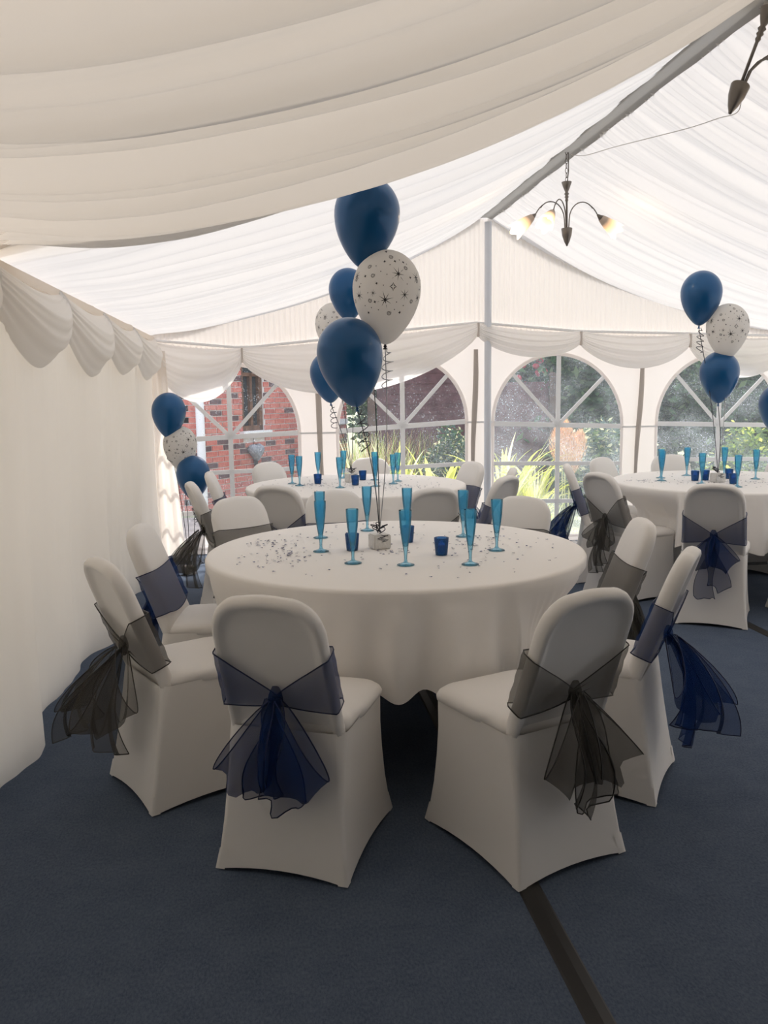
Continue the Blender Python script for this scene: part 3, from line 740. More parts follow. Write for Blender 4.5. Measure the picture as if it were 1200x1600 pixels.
def build_band(col, rs):
    mb = MB(); path = []
    zt, zb = .700 + rs.uniform(-.012, .012), .515 + rs.uniform(-.012, .012)
    nb = 12
    for i in range(nb): u = i / (nb - 1); path.append((-u * .172, -.034 - .004 * math.sin(PI * u), lerp(KZ + .016, zt, u ** .9), lerp(KZ - .018, zb, u ** .8), u))
    for a in (-50, 0, 50): path.append((-.174 - .003 * math.cos(math.radians(a)), .034 * math.sin(math.radians(a)), zt, zb, 1))
    for i in range(13): u = lerp(-1, 1, i / 12); path.append((u * .168, .040, zt - .006 * (1 - u * u), zb - .02 * (1 - u * u), 1))
    for a in (50, 0, -50): path.append((.174 + .003 * math.cos(math.radians(a)), .034 * math.sin(math.radians(a)), zt, zb, 1))
    for i in range(nb): u = 1 - i / (nb - 1); path.append((u * .172, -.034 - .004 * math.sin(PI * u), lerp(KZ + .016, zt, u ** .9), lerp(KZ - .018, zb, u ** .8), u))
    P = []; p1 = rs.uniform(0, 6)
    for (x, nn, a, b, u) in path:
        row = []
        for j in range(11):
            v = j / 10; z = lerp(a, b, v); sc = 1 if abs(x) < .1 else bhw(z) / .172
            off = nn + (-1 if nn < 0 else 1) * .006 * (.35 + .65 * (1 - u)) * math.sin(2 * PI * 3 * v + p1)
            if abs(x) > .1735: sc = (bhw(z) + .003) / .175
            row.append((x * sc, backy(z) + off * math.cos(TILT), z + off * math.sin(TILT)))
        P.append(row)
    mb.grid(P); edge_tubes(mb, P, False)
    return mb.mesh('sash', [M[col + '_s'], M[col + '_h']])
def build_ribbon(col, name, ang, L, w1, loop, rs, yout, tw=0):
    mb = MB(); P = []; a = math.radians(ang); n = 26 if loop else 18; ph1 = rs.uniform(0, 6); nr = rs.choice((1.5, 2, 2.5))
    for i in range(n + 1):
        tau = i / n
        if loop:
            t = 1 - abs(1 - 2 * tau) ** 1.8; yo = -.012 - yout * math.sin(PI * t / 2) * (.8 - .45 * tau) - .018 * math.cos(PI * tau); sh = .05 * (tau - .5) * t
        else:
            t = tau; yo = -.010 - yout * math.sin(PI * min(1, t * .75)) ; sh = .02 * math.sin(5 * t + ph1)
        c = KN + Vector((math.sin(a) * L * t + sh, yo, -math.cos(a) * L * t))
        wd = lerp(.016, w1, t ** .75) / 2; row = []
        wx, wz = math.cos(a) * math.cos(tw), math.sin(a) * .6; wy = -math.sin(tw)
        for j in range(13):
            q = j / 12 * 2 - 1
            rip = (.004 + .020 * t) * math.sin(PI * nr * q + ph1 + 1.2 * t)
            zz = -.030 * t * (1 - abs(q)) + (.03 * t * abs(q) if loop else .012 * math.sin(3 * q + ph1) * t)
            row.append((c.x + wx * wd * q + .010 * t * math.sin(4 * q + ph1), c.y + rip + wy * wd * q - abs(wy) * wd * .75, c.z + wz * wd * q + zz))
        P.append(row)
    mb.grid(P); edge_tubes(mb, P, not loop)
    return mb.mesh(name, [M[col + '_s'], M[col + '_h']])
def build_knot(col, rs):
    mb = MB(); P = []
    for i in range(9):
        t = i / 8; r_ = .015 * math.sin(PI * (t * .8 + .1)) + .004
        P.append([(r_ * 1.1 * math.cos(2 * PI * k / 14) * (1 + .18 * math.sin(2.3 * k + 2 * t)), -.004 + r_ * .9 * math.sin(2 * PI * k / 14), .034 - .068 * t) for k in range(14)])
    P = [[(p[0] + KN.x, p[1] + KN.y, p[2] + KN.z) for p in row] for row in P]
    mb.grid(P, close_v=True); mb.fan(P[0][::-1], P[0][0]); mb.fan(P[-1], P[-1][0])
    return mb.mesh('knot', [M[col + '_s'], M[col + '_h']])
ME_SK, ME_SE, ME_BK = build_skirt(), build_seat(), build_back()
ME_FP = [build_pocket(sx, sy) for sx in (-1, 1) for sy in (-1, 1)]
STY = {  # loops and tails: (angle, length, width)
    'a': (((-21, .28, .18), (17, .28, .20)), ((-3, .27, .13), (6, .30, .15))),
    'b': (((-12, .27, .18), (24, .29, .19)), ((2, .33, .13), (12, .32, .20))),
    'c': (((-36, .27, .22, .10, .9), (26, .27, .22, .09, -.9)), ((-16, .30, .20, .10, 1.1), (4, .36, .18, .06, -.3))),
    'd': (((-24, .20, .16), (22, .20, .16)), ((-4, .36, .13), (5, .30, .12))),
}
CH = {}
def chair_meshes(col, sty):
    if (col, sty) not in CH:
        rs = random.Random(hash_(col + sty)); l, t = STY[sty]
        CH[(col, sty)] = (build_band(col, rs), build_knot(col, rs), [build_ribbon(col, 'bow_loop', a, L, w_, True, rs, *(e or (.075,))) for a, L, w_, *e in l], [build_ribbon(col, 'bow_tail', a, L, w_, False, rs, *(e or (.05,))) for a, L, w_, *e in t])
    return CH[(col, sty)]
def hash_(s): return sum((i + 3) * ord(c) for i, c in enumerate(s))
PROTO = {}
def chair(T_, az, dist, col, sty, label, group, turn=0, sc=1):
    """back top of the chair lies dist from the table centre at azimuth az (degrees); the chair faces the table"""
    a = math.radians(az); face = a + PI + math.radians(turn)
    top = Vector((T_[0] + dist * math.cos(a), T_[1] + dist * math.sin(a), 0))
    loc = top + Vector((math.cos(face), math.sin(face), 0)) * .305
    key = (col, sty)
    if key not in PROTO:
        c = thing('banquet_chair', label, 'chair', loc, face - PI / 2, group)
        obj('skirt', ME_SK, c); obj('seat', ME_SE, c); obj('backrest', ME_BK, c)
        for m_ in ME_FP: obj('foot_pocket', m_, c)
        bd, kn, lo, ta = chair_meshes(col, sty)
        s = obj('sash', bd, c); s['label'] = ('sheer navy blue' if col == 'navy' else 'sheer dark grey') + ' organza sash with dark hems'
        obj('knot', kn, s)
        for m_ in lo: obj('bow_loop', m_, s)
        for m_ in ta: obj('bow_tail', m_, s)
        PROTO[key] = c
    else:
        c = copy_tree(PROTO[key]); tag(c, label, 'chair', group); c.location = loc; c.rotation_euler = (0, 0, face - PI / 2)
    return c, loc, face
A, B, C = (.534, 3.613), (.638, 6.258), (3.313, 5.809)
GA, GB, GC = 'chairs around the front table', 'chairs around the back left table', 'chairs around the right table'
chairsA = [(-113.5, 1.40, 'navy', 'a', 'nearest white covered chair, navy sash tied in a drooping bow', 0),
    (-76, 1.43, 'grey', 'b', 'white covered chair with grey sash, back turned, right of the nearest navy one', 8),
    (-150, 1.28, 'grey', 'c', 'white covered chair with large grey bow beside the left drape', -1),
    (173, 1.10, 'navy', 'd', 'white covered chair with flat blue band, behind the left grey-bowed chair', 0),
    (-44, 1.25, 'navy', 'c', 'white covered chair seen edge-on with navy bow, right of front table', 9),
    (-10, 1.06, 'grey', 'b', 'white covered chair with grey band between the navy edge-on chair and table', 0),
    (124, 1.27, 'grey', 'a', 'white covered chair with thin grey band on far left side of front table', 0),
    (98, 1.24, 'navy', 'd', 'white covered chair with navy band directly behind front table flutes', 0),
    (41, 1.04, 'grey', 'd', 'plain-looking white covered chair at far right side of front table', 0)]
chairsB = [(-148, 1.33, 'grey', 'c', 'white covered chair seen edge-on with grey bow by the left corner', -18),
    (180, 1.06, 'navy', 'd', 'white covered chair with blue band facing right, left of back table', 0),
    (132, .97, 'grey', 'd', 'chair top showing over the far left rim of the back table, by brick view', 0),
    (77, .97, 'grey', 'a', 'chair top showing over the far rim of back table under second window', 0),
    (17, 1.00, 'navy', 'd', 'white covered chair with blue band at the right end of back table', 0),
    (-44, 1.25, 'navy', 'b', 'angled white covered chair with navy sash in front of back table, right side', 0),
    (-17, 1.14, 'grey', 'b', 'small white chair top between the gable pole and the third window glass', 0),
    (-120, 1.20, 'navy', 'a', 'white covered chair back with navy wings, near left side of back table', 0),
    (-78, 1.46, 'grey', 'd', 'white covered chair back with grey wings, between front and back tables', 0)]
chairsC = [(163, 1.13, 'navy', 'c', 'white covered chair seen edge-on with bright blue bow before third window', 0),
    (-162, 1.17, 'grey', 'd', 'white covered chair with grey bow and long tails, left of right table', 0),
    (126, 1.04, 'grey', 'b', 'chair with grey band showing above far left rim of right table', 0),
    (88, .95, 'grey', 'a', 'chair top showing over the far rim of the right table behind the flutes', 0),
    (-122, 1.40, 'navy', 'd', 'white covered chair with navy bow and long tail in front of right table', 0),
    (32, .97, 'navy', 'b', 'chair top with navy band at right picture edge beyond right table', 0),
    (-84, 1.30, 'navy', 'a', 'white covered chair with navy sash cut by the right picture edge', 0)]
SEATS = {}
for T_, L, g in ((A, chairsA, GA), (B, chairsB, GB), (C, chairsC, GC)):
    SEATS[T_] = []
    for (az, d, col, sty, lab, turn) in L:
        c, loc, face = chair(T_, az, d, col, sty, lab, g, turn); SEATS[T_].append((loc, face))

# ------------------------------------------------------------------ tables and cloths
TR = .805; TZ = .75
def table_and_cloth(T_, lt, lc, seed):
    t = thing('round_table', lt, 'table', (T_[0], T_[1], 0), 0, 'round banquet tables')
    mb = MB(); mb.lathe([(.001, .715), (TR - .01, .715), (TR, .722), (TR, .737), (TR - .006, .742), (.001, .742)], 64); mb.build('tabletop', M['wood'], t)
    for sx in (-1, 1):
        for sy in (-1, 1):
            mb = MB(); mb.tube([(sx * .34, sy * .26, .715), (sx * .37, sy * .30, .35), (sx * .38, sy * .31, .0)], .014, 8); mb.build('leg', M['darkmetal'], t)
    mb = MB(); mb.tube([(-.36, 0, .12), (.36, 0, .12)], .01, 8); mb.tube([(-.34, 0, .70), (.34, 0, .70)], .01, 8); mb.build('brace', M['darkmetal'], t)
    rs = random.Random(seed); nA = 360; P = []
    fr = [(rs.randint(10, 12), .5, rs.uniform(0, 6)), (rs.randint(17, 20), .9, rs.uniform(0, 6)), (rs.randint(26, 30), .75, rs.uniform(0, 6))]
    def wav(a): return sum(w_ * math.sin(k * a + p_ + .8 * math.sin(2 * a + p_)) for k, w_, p_ in fr)
    rad = [0.001, .2, .4, .6, .72, .78, .80]
    for r_ in rad: P.append([(r_ * math.cos(2 * PI * k / nA), r_ * math.sin(2 * PI * k / nA), TZ + .001) for k in range(nA)])
    P.append([((TR + .004) * math.cos(2 * PI * k / nA), (TR + .004) * math.sin(2 * PI * k / nA), TZ - .003) for k in range(nA)])
    P.append([((TR + .009) * math.cos(2 * PI * k / nA), (TR + .009) * math.sin(2 * PI * k / nA), TZ - .012) for k in range(nA)])
    limits = []
    for k in range(nA):   # cloth tucks in where a chair seat pushes against it
        a = 2 * PI * k / nA; lim = 9
        for loc, face in SEATS[T_]:
            for rr_ in np.linspace(.35, 1.0, 40):
                p_ = Vector((T_[0] + rr_ * math.cos(a), T_[1] + rr_ * math.sin(a), 0)) - loc
                lx = p_.x * math.cos(face) + p_.y * math.sin(face); ly = -p_.x * math.sin(face) + p_.y * math.cos(face)
                if abs(ly) < .20 and -.3 < lx < .222: lim = min(lim, rr_); break
        limits.append(lim)
    lm = np.array(limits); lm2 = lm.copy()
    for s in range(-4, 5): lm2 = np.minimum(lm2, np.roll(lm, s) + .009 * abs(s))
    for t_ in np.linspace(.08, 1, 16):
        row = []
        for k in range(nA):
            a = 2 * PI * k / nA; wv = wav(a)
            amp = .040 * t_ ** .65; r_ = TR + .012 + .030 * t_ + amp * wv * .62
            hem = TZ - .375 - .010 * math.sin(3 * a + seed) - .012 * wv
            z = lerp(TZ - .012, hem, t_)
            L_ = lm2[k]
            if L_ < 2: r_ = min(r_, lerp(TR + .01, max(.35, L_ - .006), smst(.05, .62, t_)))
            row.append((r_ * math.cos(a), r_ * math.sin(a), z))
        P.append(row)
    mb = MB(); mb.grid(P, close_v=True); mb.fan(P[0], (0, 0, TZ + .001))
    o = mb.build('tablecloth', M['cloth'], None, loc=(T_[0], T_[1], 0)); tag(o, lc, 'tablecloth', 'white round tablecloths')
    return o
table_and_cloth(A, 'round banquet table hidden under the front white cloth', 'white tablecloth falling in soft folds over the large front table', 3)
table_and_cloth(B, 'round banquet table hidden under the back left white cloth', 'white tablecloth on the back left table before second window', 8)
table_and_cloth(C, 'round banquet table hidden under the right white cloth', 'white tablecloth on the right table before the rightmost window', 13)
ZT = TZ + .002

# ------------------------------------------------------------------ flutes
q = MB(); q.lathe([(.0255, .218), (.0245, .190), (.0215, .150), (.0165, .110), (.0110, .075), (.0075, .052)], 20)
q.lathe([(.0250, .218), (.0238, .190), (.0207, .150), (.0156, .110), (.0100, .078), (.001, .072)], 20); ME_BOWL = q.mesh('bowl', M['flute'])
q = MB(); q.lathe([(.0075, .052), (.0062, .036), (.0058, .022), (.0075, .014)], 14); ME_STEM = q.mesh('stem', M['flute'])
q = MB(); q.lathe([(.0075, .014), (.012, .010), (.024, .006), (.034, .003), (.035, .0008), (.030, .0), (.001, .0)], 24); ME_FOOT = q.mesh('foot', M['flute'])
FL = {'p': None}
def flute(x, y, lab, g):
    if FL['p'] is None:
        f = thing('champagne_flute', lab, 'glass', (x, y, ZT), 0, g); obj('bowl', ME_BOWL, f); obj('stem', ME_STEM, f); obj('foot', ME_FOOT, f); FL['p'] = f
    else:
        f = copy_tree(FL['p']); tag(f, lab, 'glass', g); f.location = (x, y, ZT)
    f.rotation_euler = (0, 0, R.uniform(0, 6))
fa = [((.21, 3.60), 'blue plastic flute, nearer of the two overlapping flutes at far left of front table'), ((.23, 3.95), 'blue plastic flute, farther of the two overlapping flutes at far left of front table'),
      ((.32, 3.32), 'blue plastic flute in front of the left candle on the front table'), ((.47, 4.11), 'blue plastic flute at the back of front table, left of the ribbons'),
      ((.65, 3.99), 'blue plastic flute at back of front table, behind the middle candle'), ((.52, 3.24), 'blue plastic flute in front of the middle candle, nearest front table edge'),
      ((.89, 3.84), 'blue plastic flute behind another, right rear of the front table'), ((.77, 3.20), 'blue plastic flute right of the lone candle, near front table edge'),
      ((.95, 3.47), 'rightmost blue plastic flute on the front table')]
for (x, y), l in fa: flute(x, y, l, 'flutes on the front table')
fb = [((.17, 6.41), 'leftmost blue flute on the back left table'), ((.22, 6.26), 'second blue flute from the left on the back left table'), ((.38, 6.64), 'blue flute behind the left candle on the back left table'),
      ((.50, 6.05), 'blue flute in front of the silver box on the back left table'), ((.59, 6.74), 'blue flute behind the silver box on the back left table'), ((.76, 6.07), 'blue flute crossed by the ribbons, near rim of back left table'),
      ((.81, 6.52), 'blue flute crossed by the ribbons, far side of back left table'), ((.91, 6.21), 'nearer blue flute of the pair at right of the back left table'), ((.97, 6.38), 'farther blue flute of the pair at right of the back left table')]
for (x, y), l in fb: flute(x, y, l, 'flutes on the back left table')
fc = [((2.94, 6.08), 'farther flute of the overlapping pair at left of the right table'), ((2.86, 5.90), 'nearer flute of the overlapping pair at left of the right table'), ((3.21, 6.20), 'blue flute standing alone at the far rim of right table'),
      ((3.03, 5.63), 'blue flute near rim of right table, right of the first candle'), ((3.48, 6.13), 'blue flute just right of the balloon strings on right table'), ((3.16, 5.39), 'blue flute nearest the front rim of the right table'), ((3.56, 5.83), 'rightmost blue flute on the right table')]
for (x, y), l in fc: flute(x, y, l, 'flutes on the right table')
# candles in blue glasses
q = MB(); q.lathe([(.001, .003), (.023, .003), (.0245, .02), (.029, .072), (.031, .073), (.031, .070), (.0265, .018), (.025, .0), (.001, .0)], 24); ME_CG = q.mesh('glass', M['blueglass'])
q = MB(); q.lathe([(.001, .046), (.0235, .046), (.0245, .042), (.0225, .006), (.001, .006)], 20); q.tube([(0, 0, .045), (.001, 0, .056)], .0012, 5); ME_WX = q.mesh('candle', M['wax'])
CD = {'p': None}
def candle(x, y, lab, g):
    if CD['p'] is None:
        f = thing('candle_glass', lab, 'candle', (x, y, ZT), 0, g); obj('glass', ME_CG, f); obj('candle', ME_WX, f); CD['p'] = f
    else: f = copy_tree(CD['p']); tag(f, lab, 'candle', g); f.location = (x, y, ZT)
for (x, y), l in (((.345, 3.60), 'dark blue candle glass left of the silver box on the front table'), ((.612, 3.75), 'dark blue candle glass half hidden by the middle flute on the front table'), ((.70, 3.42), 'dark blue candle glass standing clear at right of front table')):
    candle(x, y, l, 'candle glasses on the front table')
for (x, y), l in (((.36, 6.36), 'blue candle glass leftmost on the back left table'), ((.625, 6.19), 'blue candle glass before the silver box on the back left table'), ((.72, 6.55), 'blue candle glass right of the silver box on the back left table')):
    candle(x, y, l, 'candle glasses on the back left table')
for (x, y), l in (((3.09, 5.84), 'blue candle glass left of the silver box on right table'), ((3.18, 5.86), 'blue candle glass just behind the silver box on right table'), ((3.39, 5.90), 'farther of the two blue candle glasses right of the silver box'), ((3.24, 5.58), 'nearer of the two blue candle glasses right of the silver box')):
    candle(x, y, l, 'candle glasses on the right table')

# ------------------------------------------------------------------ balloon weights and balloons
def weight(x, y, z, s, lab, rz=.25, g='foil balloon weights'):
    t = thing('balloon_weight', lab, 'box', (x, y, z), rz, g)
    me = bpy.data.meshes.new('box'); bm = bmesh.new(); bmesh.ops.create_cube(bm, size=1)
    bmesh.ops.scale(bm, vec=(s, s, s * .80), verts=bm.verts); bmesh.ops.translate(bm, vec=(0, 0, s * .40), verts=bm.verts)
    bmesh.ops.bevel(bm, geom=bm.edges[:], offset=.004, segments=2, affect='EDGES'); bm.to_mesh(me); bm.free(); me.materials.append(M['foil']); obj('box', me, t)
    q = MB(); rs = random.Random(int(x * 100))
    for k in range(5):
        a = rs.uniform(0, 6); pts = []
        for i in range(15):
            u = i / 14; r_ = .020 * math.sin(PI * u) * (1 + .4 * k / 5); pts.append((math.cos(a) * r_ * 1.4 + .012 * math.sin(9 * u + k), math.sin(a) * r_ * 1.4, s * .80 + .002 + .036 * math.sin(PI * u * (1 if k % 2 else .8)) + .002 * k))
        q.tube(pts, .0022, 5)
    for k in range(2): q.tube([(.02 * math.sin(9 * u + k) + .012 * (k - .5), s * .5 * (-1), s * .80 - .03 * u) for u in np.linspace(0, 1, 9)], .0015, 5)
    q.build('ribbon_bow', M['ribbon'], t); return t
weight(.468, 3.63, ZT, .078, 'silver foil box balloon weight in the middle of the front table')
weight(.62, 6.42, ZT, .080, 'silver foil box balloon weight on the back left table', .4)
weight(3.20, 5.72, ZT, .080, 'silver foil box balloon weight on the right table', .1)
weight(-.66, 6.85, 0, .085, 'silver foil box balloon weight on the carpet in the left corner', .5)
weight(3.72, 5.62, ZT, .080, 'silver foil box balloon weight at the right edge of the right table', .3)

PROF = []
for i in range(29):
    t = i / 28; a = PI * t
    r_ = math.sin(a); z = -math.cos(a)            # bottom to top
    if z < 0: r_ = math.sin(a) * (1 - .33 * (-z) ** 1.9); z *= 1.62
    else: z *= 1.08
    PROF.append((r_, z))
PROF[0] = (.035, -1.62); PROF[-1] = (.001, 1.08)
def bradius(zq): return float(np.interp(zq, [p_[1] for p_ in PROF], [p_[0] for p_ in PROF]))
def balloon_body(mat, name):
    q = MB(); q.lathe(PROF, 32); return q.mesh(name, mat)
ME_BN, ME_BWt = balloon_body(M['navyballoon'], 'latex_body'), balloon_body(M['whiteballoon'], 'latex_body')
def neck_mesh(mat):
    q = MB(); q.lathe([(.036, -1.612), (.028, -1.64), (.05, -1.665), (.055, -1.685), (.03, -1.705), (.07, -1.75), (.075, -1.765), (.001, -1.75)], 12); return q.mesh('neck', mat)
ME_NN, ME_NW = neck_mesh(M['navyballoon']), neck_mesh(M['print'])
def prints():
    """flat black star, dot and swirl print lying on the balloon surface"""
    mb = MB(); rs = random.Random(17)
    def onto(th, zz, dx, dz):
        z = zz + dz; r_ = bradius(z); th2 = th + dx / max(.3, bradius(zz)); e = 1.004
        return (r_ * e * math.cos(th2), r_ * e * math.sin(th2), z * e)
    def star(th, zz, R_, n, inner, rot):
        c = onto(th, zz, 0, 0); pts = []
        for i in range(2 * n):
            a = rot + PI * i / n; rad = R_ * (1 if i % 2 == 0 else inner) * (1 if i % 4 == 0 or n == 4 else .8); pts.append(onto(th, zz, rad * math.cos(a), rad * math.sin(a)))
        mb.fan(pts, c)
    def ringline(th, zz, fn, wd, n=28):
        P = []
        for i in range(n + 1):
            dx, dz = fn(i / n); l = math.hypot(dx, dz) or 1
            P.append([onto(th, zz, dx * (1 - wd / l), dz * (1 - wd / l)), onto(th, zz, dx * (1 + wd / l), dz * (1 + wd / l))])
        mb.grid(P)
    def swirl(u): a = 4.2 * PI * u; r_ = .018 + .045 * u; return r_ * math.cos(a), r_ * math.sin(a)
    def diamond(u):
        a = 2 * PI * u; k = (abs(math.cos(a)) ** .66 + abs(math.sin(a)) ** .66) ** -1.5; return .095 * k * math.cos(a) + 1e-4, .11 * k * math.sin(a)
    # (x, z) positions in units of the balloon radius, seen face on, repeated round the balloon
    S = [(.36, .29, .19, 8), (-.04, -.43, .20, 8), (.57, -.27, .15, 8), (-.84, -.30, .14, 8), (-.42, -.25, .09, 8), (-.92, .25, .15, 8)]
    D4 = [(-.31, .01), (-.67, .22), (.72, .22), (.29, .65), (-.10, .63), (-.10, .95), (.60, .64), (-.66, -.77), (.51, -.75), (.94, -.30), (.98, -.06), (-.38, -.49)]
    W = [(-.44, .23), (-.60, .49), (.15, .78), (.62, .48), (-.54, -.45), (.11, -.78), (.80, -.42), (.90, .16)]
    DT = [(-.20, .34), (.0, .26), (-.38, .50), (-.10, -.04), (.62, .03), (.30, -.68), (-.72, -.58), (-.52, -.64), (-.28, -.70), (.34, -.48), (.58, -.56), (-.78, .02), (.1, .54), (.48, .70), (-.58, -.24), (.70, .60)]
    for rep in range(3):
        base = -PI / 2 + rep * 2.09
        def th(x): return base + math.asin(max(-.97, min(.97, x))) * .92
        for x, z, r_, n in S: star(th(x), z, r_ * 1.3, n, .16, .3 + x)
        for x, z in D4: star(th(x), z, .045, 4, .45, .3)
        for x, z in W: ringline(th(x), z, swirl, .0055, 36)
        for x, z in DT: star(th(x), z, .020, 6, .8, 0)
        ringline(th(.20), -.07, diamond, .012, 40)
    return mb.mesh('star_print', M['print'])
ME_PR = prints()
def curl(seed, L=.17):
    rs = random.Random(seed); pts = []; n = 70; ph_ = rs.uniform(0, 6)
    for i in range(n):
        u = i / (n - 1); r_ = .004 + .022 * min(1, u * 3) * (1 - .2 * u); pts.append((.012 + r_ * math.cos(2 * PI * 4.5 * u + ph_), r_ * math.sin(2 * PI * 4.5 * u + ph_) - .01, -L * u - .008 * math.sin(2 * PI * 4.5 * u)))
    return pts
def balloon(kind, c, d, bottom, lab, g, rz=0, tip=0, sv=False, cl=True):
    r_ = d / 2; t = thing('balloon', lab, 'balloon', c, rz, g); t.rotation_euler = (0, tip, rz)
    o = obj('latex_body', ME_BN if kind == 'n' else ME_BWt, t); o.scale = (r_, r_, r_)
    o = obj('neck', ME_NN if kind == 'n' else ME_NW, t); o.scale = (r_, r_, r_)
    if kind == 'w': o = obj('star_print', ME_PR, t, None, 'stuff'); o.scale = (r_, r_, r_)
    inv = (Matrix.Translation(c) @ t.rotation_euler.to_matrix().to_4x4()).inverted()
    nk = Vector((0, 0, -1.72 * r_)); e = inv @ Vector(bottom); pts = []
    for i in range(13):
        u = i / 12; p_ = nk.lerp(e, u); s_ = .018 * math.sin(PI * u); p_ += Vector((s_, 0, 0)); pts.append(p_)
    q = MB(); q.tube(pts, .0022 if c[1] < 5 else .0026, 5); q.build('string', M['silverribbon' if sv else 'ribbon'], t)
    if cl:
        q = MB(); q.tube([Vector(p_) + nk for p_ in curl(int(abs(c[0]) * 977 + c[2] * 311))], .0020 if c[1] < 5 else .0026, 5); q.build('ribbon_curl', M['silverribbon' if sv else 'ribbon'], t)
ga, gb, gc, gl = 'balloons over the front table', 'balloons over the back left table', 'balloons over the right table', 'balloons in the left corner'
bA = (.468, 3.63, ZT + .07)
balloon('n', (.435, 3.62, 2.155), .272, bA, 'topmost large navy balloon of the front cluster, touching the roof drape', ga, 0, .10, cl=False)
balloon('w', (.510, 3.60, 1.855), .285, bA, 'large white star-print balloon in the middle of the front cluster', ga, -.14, .04, sv=True)
balloon('n', (.345, 3.55, 1.585), .272, bA, 'lowest large navy balloon of the front cluster', ga, 0, -.12)
bB = (.62, 6.42, ZT + .07)
balloon('n', (.575, 5.95, 2.125), .265, bB, 'navy balloon peeking out left of the big star-print balloon', ga.replace('front', 'back left'), 0, -.02, cl=False)
balloon('w', (.505, 6.34, 1.930), .275, bB, 'star-print balloon mostly hidden above the lowest front navy balloon', gb, .5, .02, cl=False)
balloon('n', (.455, 6.30, 1.575), .275, bB, 'navy balloon peeking out behind the lowest front navy balloon', gb, 0, -.05)
bC = (3.20, 5.72, ZT + .07)
balloon('n', (3.065, 5.80, 2.09), .282, bC, 'topmost navy balloon over the right table', gc, 0, .04)
balloon('w', (3.25, 5.76, 1.855), .290, bC, 'white star-print balloon over the right table', gc, -.3, .02, sv=True, cl=True)
balloon('n', (3.225, 5.80, 1.535), .275, bC, 'lowest navy balloon over the right table', gc, 0, 0, cl=False)
balloon('n', (3.69, 5.78, 1.30), .285, (3.72, 5.62, ZT + .07), 'navy balloon cut off by the right picture edge', gc)
bL = (-.66, 6.85, .075)
balloon('n', (-.755, 6.80, 1.305), .262, bL, 'highest navy balloon in the left corner against the drape', gl, 0, .05)
balloon('w', (-.685, 6.84, 1.045), .262, bL, 'white star-print balloon in the left corner', gl, .3, -.02, cl=False)
balloon('n', (-.590, 6.78, .815), .262, bL, 'lowest navy balloon in the left corner beside the chair', gl, 0, .0)

# ------------------------------------------------------------------ confetti
def confetti(T_, n, spots, lab, seed):
    rs = random.Random(seed); mb = MB()
    for _ in range(n):
        if rs.random() < .66:
            sx, sy, sp = rs.choice(spots); x, y = rs.gauss(sx, sp), rs.gauss(sy, sp)
        else:
            a = rs.uniform(0, 2 * PI); r_ = .72 * math.sqrt(rs.random()); x, y = T_[0] + r_ * math.cos(a), T_[1] + r_ * math.sin(a)
        if math.hypot(x - T_[0], y - T_[1]) > .76: continue
        s = rs.uniform(.004, .0085); a = rs.uniform(0, 6); k = rs.choice((3, 4, 5, 6)); mi = rs.choices((0, 1, 2), (3, 3, 4))[0]; z = ZT + .0008 + rs.uniform(0, .002)
        pts = [(x - T_[0] + s * math.cos(a + 2 * PI * i / (2 * k)) * (1 if i % 2 else .5), y - T_[1] + s * math.sin(a + 2 * PI * i / (2 * k)) * (1 if i % 2 else .5), z + rs.uniform(0, .003)) for i in range(2 * k)]
        mb.fan(pts, (x - T_[0], y - T_[1], z + .001))
    o = mb.build('confetti', [M['conf_navy'], M['conf_silver'], M['conf_dark']], None, False, (T_[0], T_[1], 0), 'stuff'); tag(o, lab, 'confetti')
confetti(A, 330, [(.06, 3.72, .07), (-.02, 3.85, .06), (.10, 3.55, .06), (.49, 3.52, .05), (.86, 3.55, .08), (1.0, 3.75, .06), (.02, 3.42, .07)], 'navy and silver confetti scattered over the front table', 1)
confetti(B, 260, [(.5, 6.2, .1), (.8, 6.3, .1), (.3, 6.3, .08), (.95, 6.0, .1)], 'confetti scattered over the back left table', 2)
confetti(C, 220, [(2.75, 5.9, .06), (3.1, 5.7, .1), (3.4, 5.6, .1)], 'confetti scattered over the right table', 3)

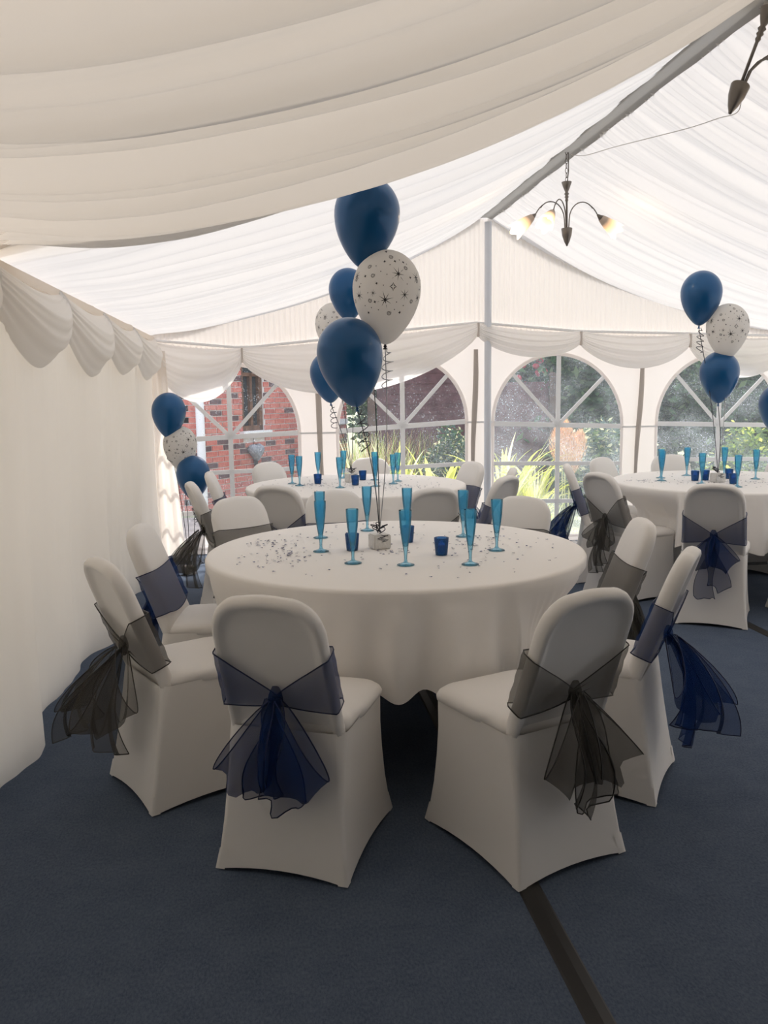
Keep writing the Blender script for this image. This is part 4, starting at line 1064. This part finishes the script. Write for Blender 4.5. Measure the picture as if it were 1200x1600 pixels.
# ------------------------------------------------------------------ chandeliers
def chandelier(top, length, tiltv, rz, lab, lit, angs, reach=1.0):
    """three drooping arms on a turned stem hung on a chain; top is the hook under the ridge"""
    t = thing('chandelier', lab, 'chandelier', top)
    t.rotation_euler = (tiltv[0], tiltv[1], rz)
    ch = length
    q = MB()
    nl = 7
    for k in range(nl):
        z0 = -k * ch / nl; l = ch / nl * 1.15; pts = []
        for i in range(13):
            a = 2 * PI * i / 12; x = .009 * math.cos(a); z = z0 - l / 2 + l / 2 * math.sin(a)
            pts.append((x, 0, z) if k % 2 == 0 else (0, x, z))
        q.tube(pts, .0022, 5)
    q.build('chain', M['metal'], t)
    q = MB(); q.tube([(.012, 0, 0), (.016, .004, -ch * .3), (.014, 0, -ch * .7), (.004, 0, -ch)], .003, 6); q.build('cord', M['metal'], t)
    q = MB(); q.lathe([(.001, -ch), (.032, -ch), (.033, -ch - .004), (.020, -ch - .04), (.009, -ch - .065), (.016, -ch - .075), (.009, -ch - .086), (.014, -ch - .095), (.008, -ch - .105), (.011, -ch - .115), (.0065, -ch - .125), (.006, -ch - .30), (.001, -ch - .30)], 18); q.build('stem', M['metal'], t)
    zb = -ch - .29
    q = MB(); q.lathe([(.001, zb), (.034, zb), (.036, zb - .004), (.031, zb - .045), (.018, zb - .085), (.008, zb - .105), (.006, zb - .112), (.001, zb - .115)], 20); q.build('hub', M['metal'], t)
    for k, a in enumerate(math.radians(x_) for x_ in angs):
        d = Vector((math.cos(a), math.sin(a), 0)); pts = []
        for i in range(17):
            u = i / 16; ang = lerp(PI, -.05, u); pts.append(d * (.115 + .100 * math.cos(ang)) * reach + Vector((0, 0, zb + .02 + (.145 if i else .145) * math.sin(max(0, ang)) ** .8 * 1.0)))
        pts[0] = d * .014 + Vector((0, 0, zb + .0)); pts[1] = d * .018 + Vector((0, 0, zb + .06))
        pts[-1] = d * .225 * reach + Vector((0, 0, zb + .085)); pts[-2] = d * .212 * reach + Vector((0, 0, zb + .105)); pts[-3] = d * .197 * reach + Vector((0, 0, zb + .124)); pts[-4] = d * .178 * reach + Vector((0, 0, zb + .140))
        q = MB(); q.tube(pts, .0038, 7); arm = q.build('arm', M['metal'], t)
        ax = (d * .85 + Vector((0, 0, -.62))).normalized()
        Tm = Matrix.Translation(pts[-1]) @ (-ax).to_track_quat('Z', 'Y').to_matrix().to_4x4()
        q = MB(); q.lathe([(.001, .004), (.006, .002), (.014, -.018), (.024, -.044), (.022, -.044), (.001, -.035)], 16); o = q.build('collar', M['shade_dark'], arm); o.matrix_local = Tm
        q = MB(); P = []
        for (r_, z) in ((.021, -.030), (.030, -.06), (.038, -.095), (.043, -.13), (.047, -.158), (.053, -.180)):
            P.append([(r_ * (1 + (.10 * math.cos(5 * 2 * PI * k2 / 30) if z < -.12 else 0)) * math.cos(2 * PI * k2 / 30), r_ * (1 + (.10 * math.cos(5 * 2 * PI * k2 / 30) if z < -.12 else 0)) * math.sin(2 * PI * k2 / 30), z + (.012 * math.cos(5 * 2 * PI * k2 / 30 + PI) if z < -.17 else 0)) for k2 in range(30)])
        q.grid(P, close_v=True); o = q.build('lamp_shade', M['shade'], arm); o.matrix_local = Tm
        q = MB(); q.lathe([(.001, -.05), (.008, -.052), (.013, -.075), (.010, -.095), (.001, -.108)], 12); o = q.build('bulb', M['bulb'], arm); o.matrix_local = Tm
        if lit:
            ld = bpy.data.lights.new('lamp', 'POINT'); ld.energy = .5; ld.color = (1, .74, .45); ld.shadow_soft_size = .03
            lo = bpy.data.objects.new('lamp_light', ld); COL.objects.link(lo); lo.parent = t; lo.location = Tm @ Vector((0, 0, -.20))
    return t
chandelier((XC, 5.56, RIDGE - .02), .20, (.02, -.03), .05, 'lit three-arm chandelier hanging from the ridge over the far bay', True, (5, 186, 226))
chandelier((XC - .015, 3.2, RIDGE - .05), .11, (.0, .36), 0, 'tilted steel chandelier cut by the upper right picture edge', True, (-24, 2, 28), 1.4)
pts = [(XC + .02, 5.56, RIDGE - .05), (2.00, 5.30, 2.86), (2.02, 4.9, 2.80), (2.07, 4.54, 2.75), (2.10, 4.15, 2.69), (2.08, 3.84, 2.64), (1.98, 3.5, 2.56), (1.835, 3.22, 2.54)]
sm = []
for i in range(len(pts) - 1):
    p0, p1, p2, p3 = (Vector(pts[max(0, i - 1)]), Vector(pts[i]), Vector(pts[i + 1]), Vector(pts[min(len(pts) - 1, i + 2)]))
    for j in range(8):
        t = j / 8; sm.append(.5 * (2 * p1 + (p2 - p0) * t + (2 * p0 - 5 * p1 + 4 * p2 - p3) * t * t + (3 * p1 - p0 - 3 * p2 + p3) * t ** 3))
sm.append(Vector(pts[-1]))
q = MB(); q.tube(sm, .002, 6); o = q.build('lighting_cable', M['cable']); tag(o, 'thin cable strung between the two chandeliers along the roof lining', 'cable')
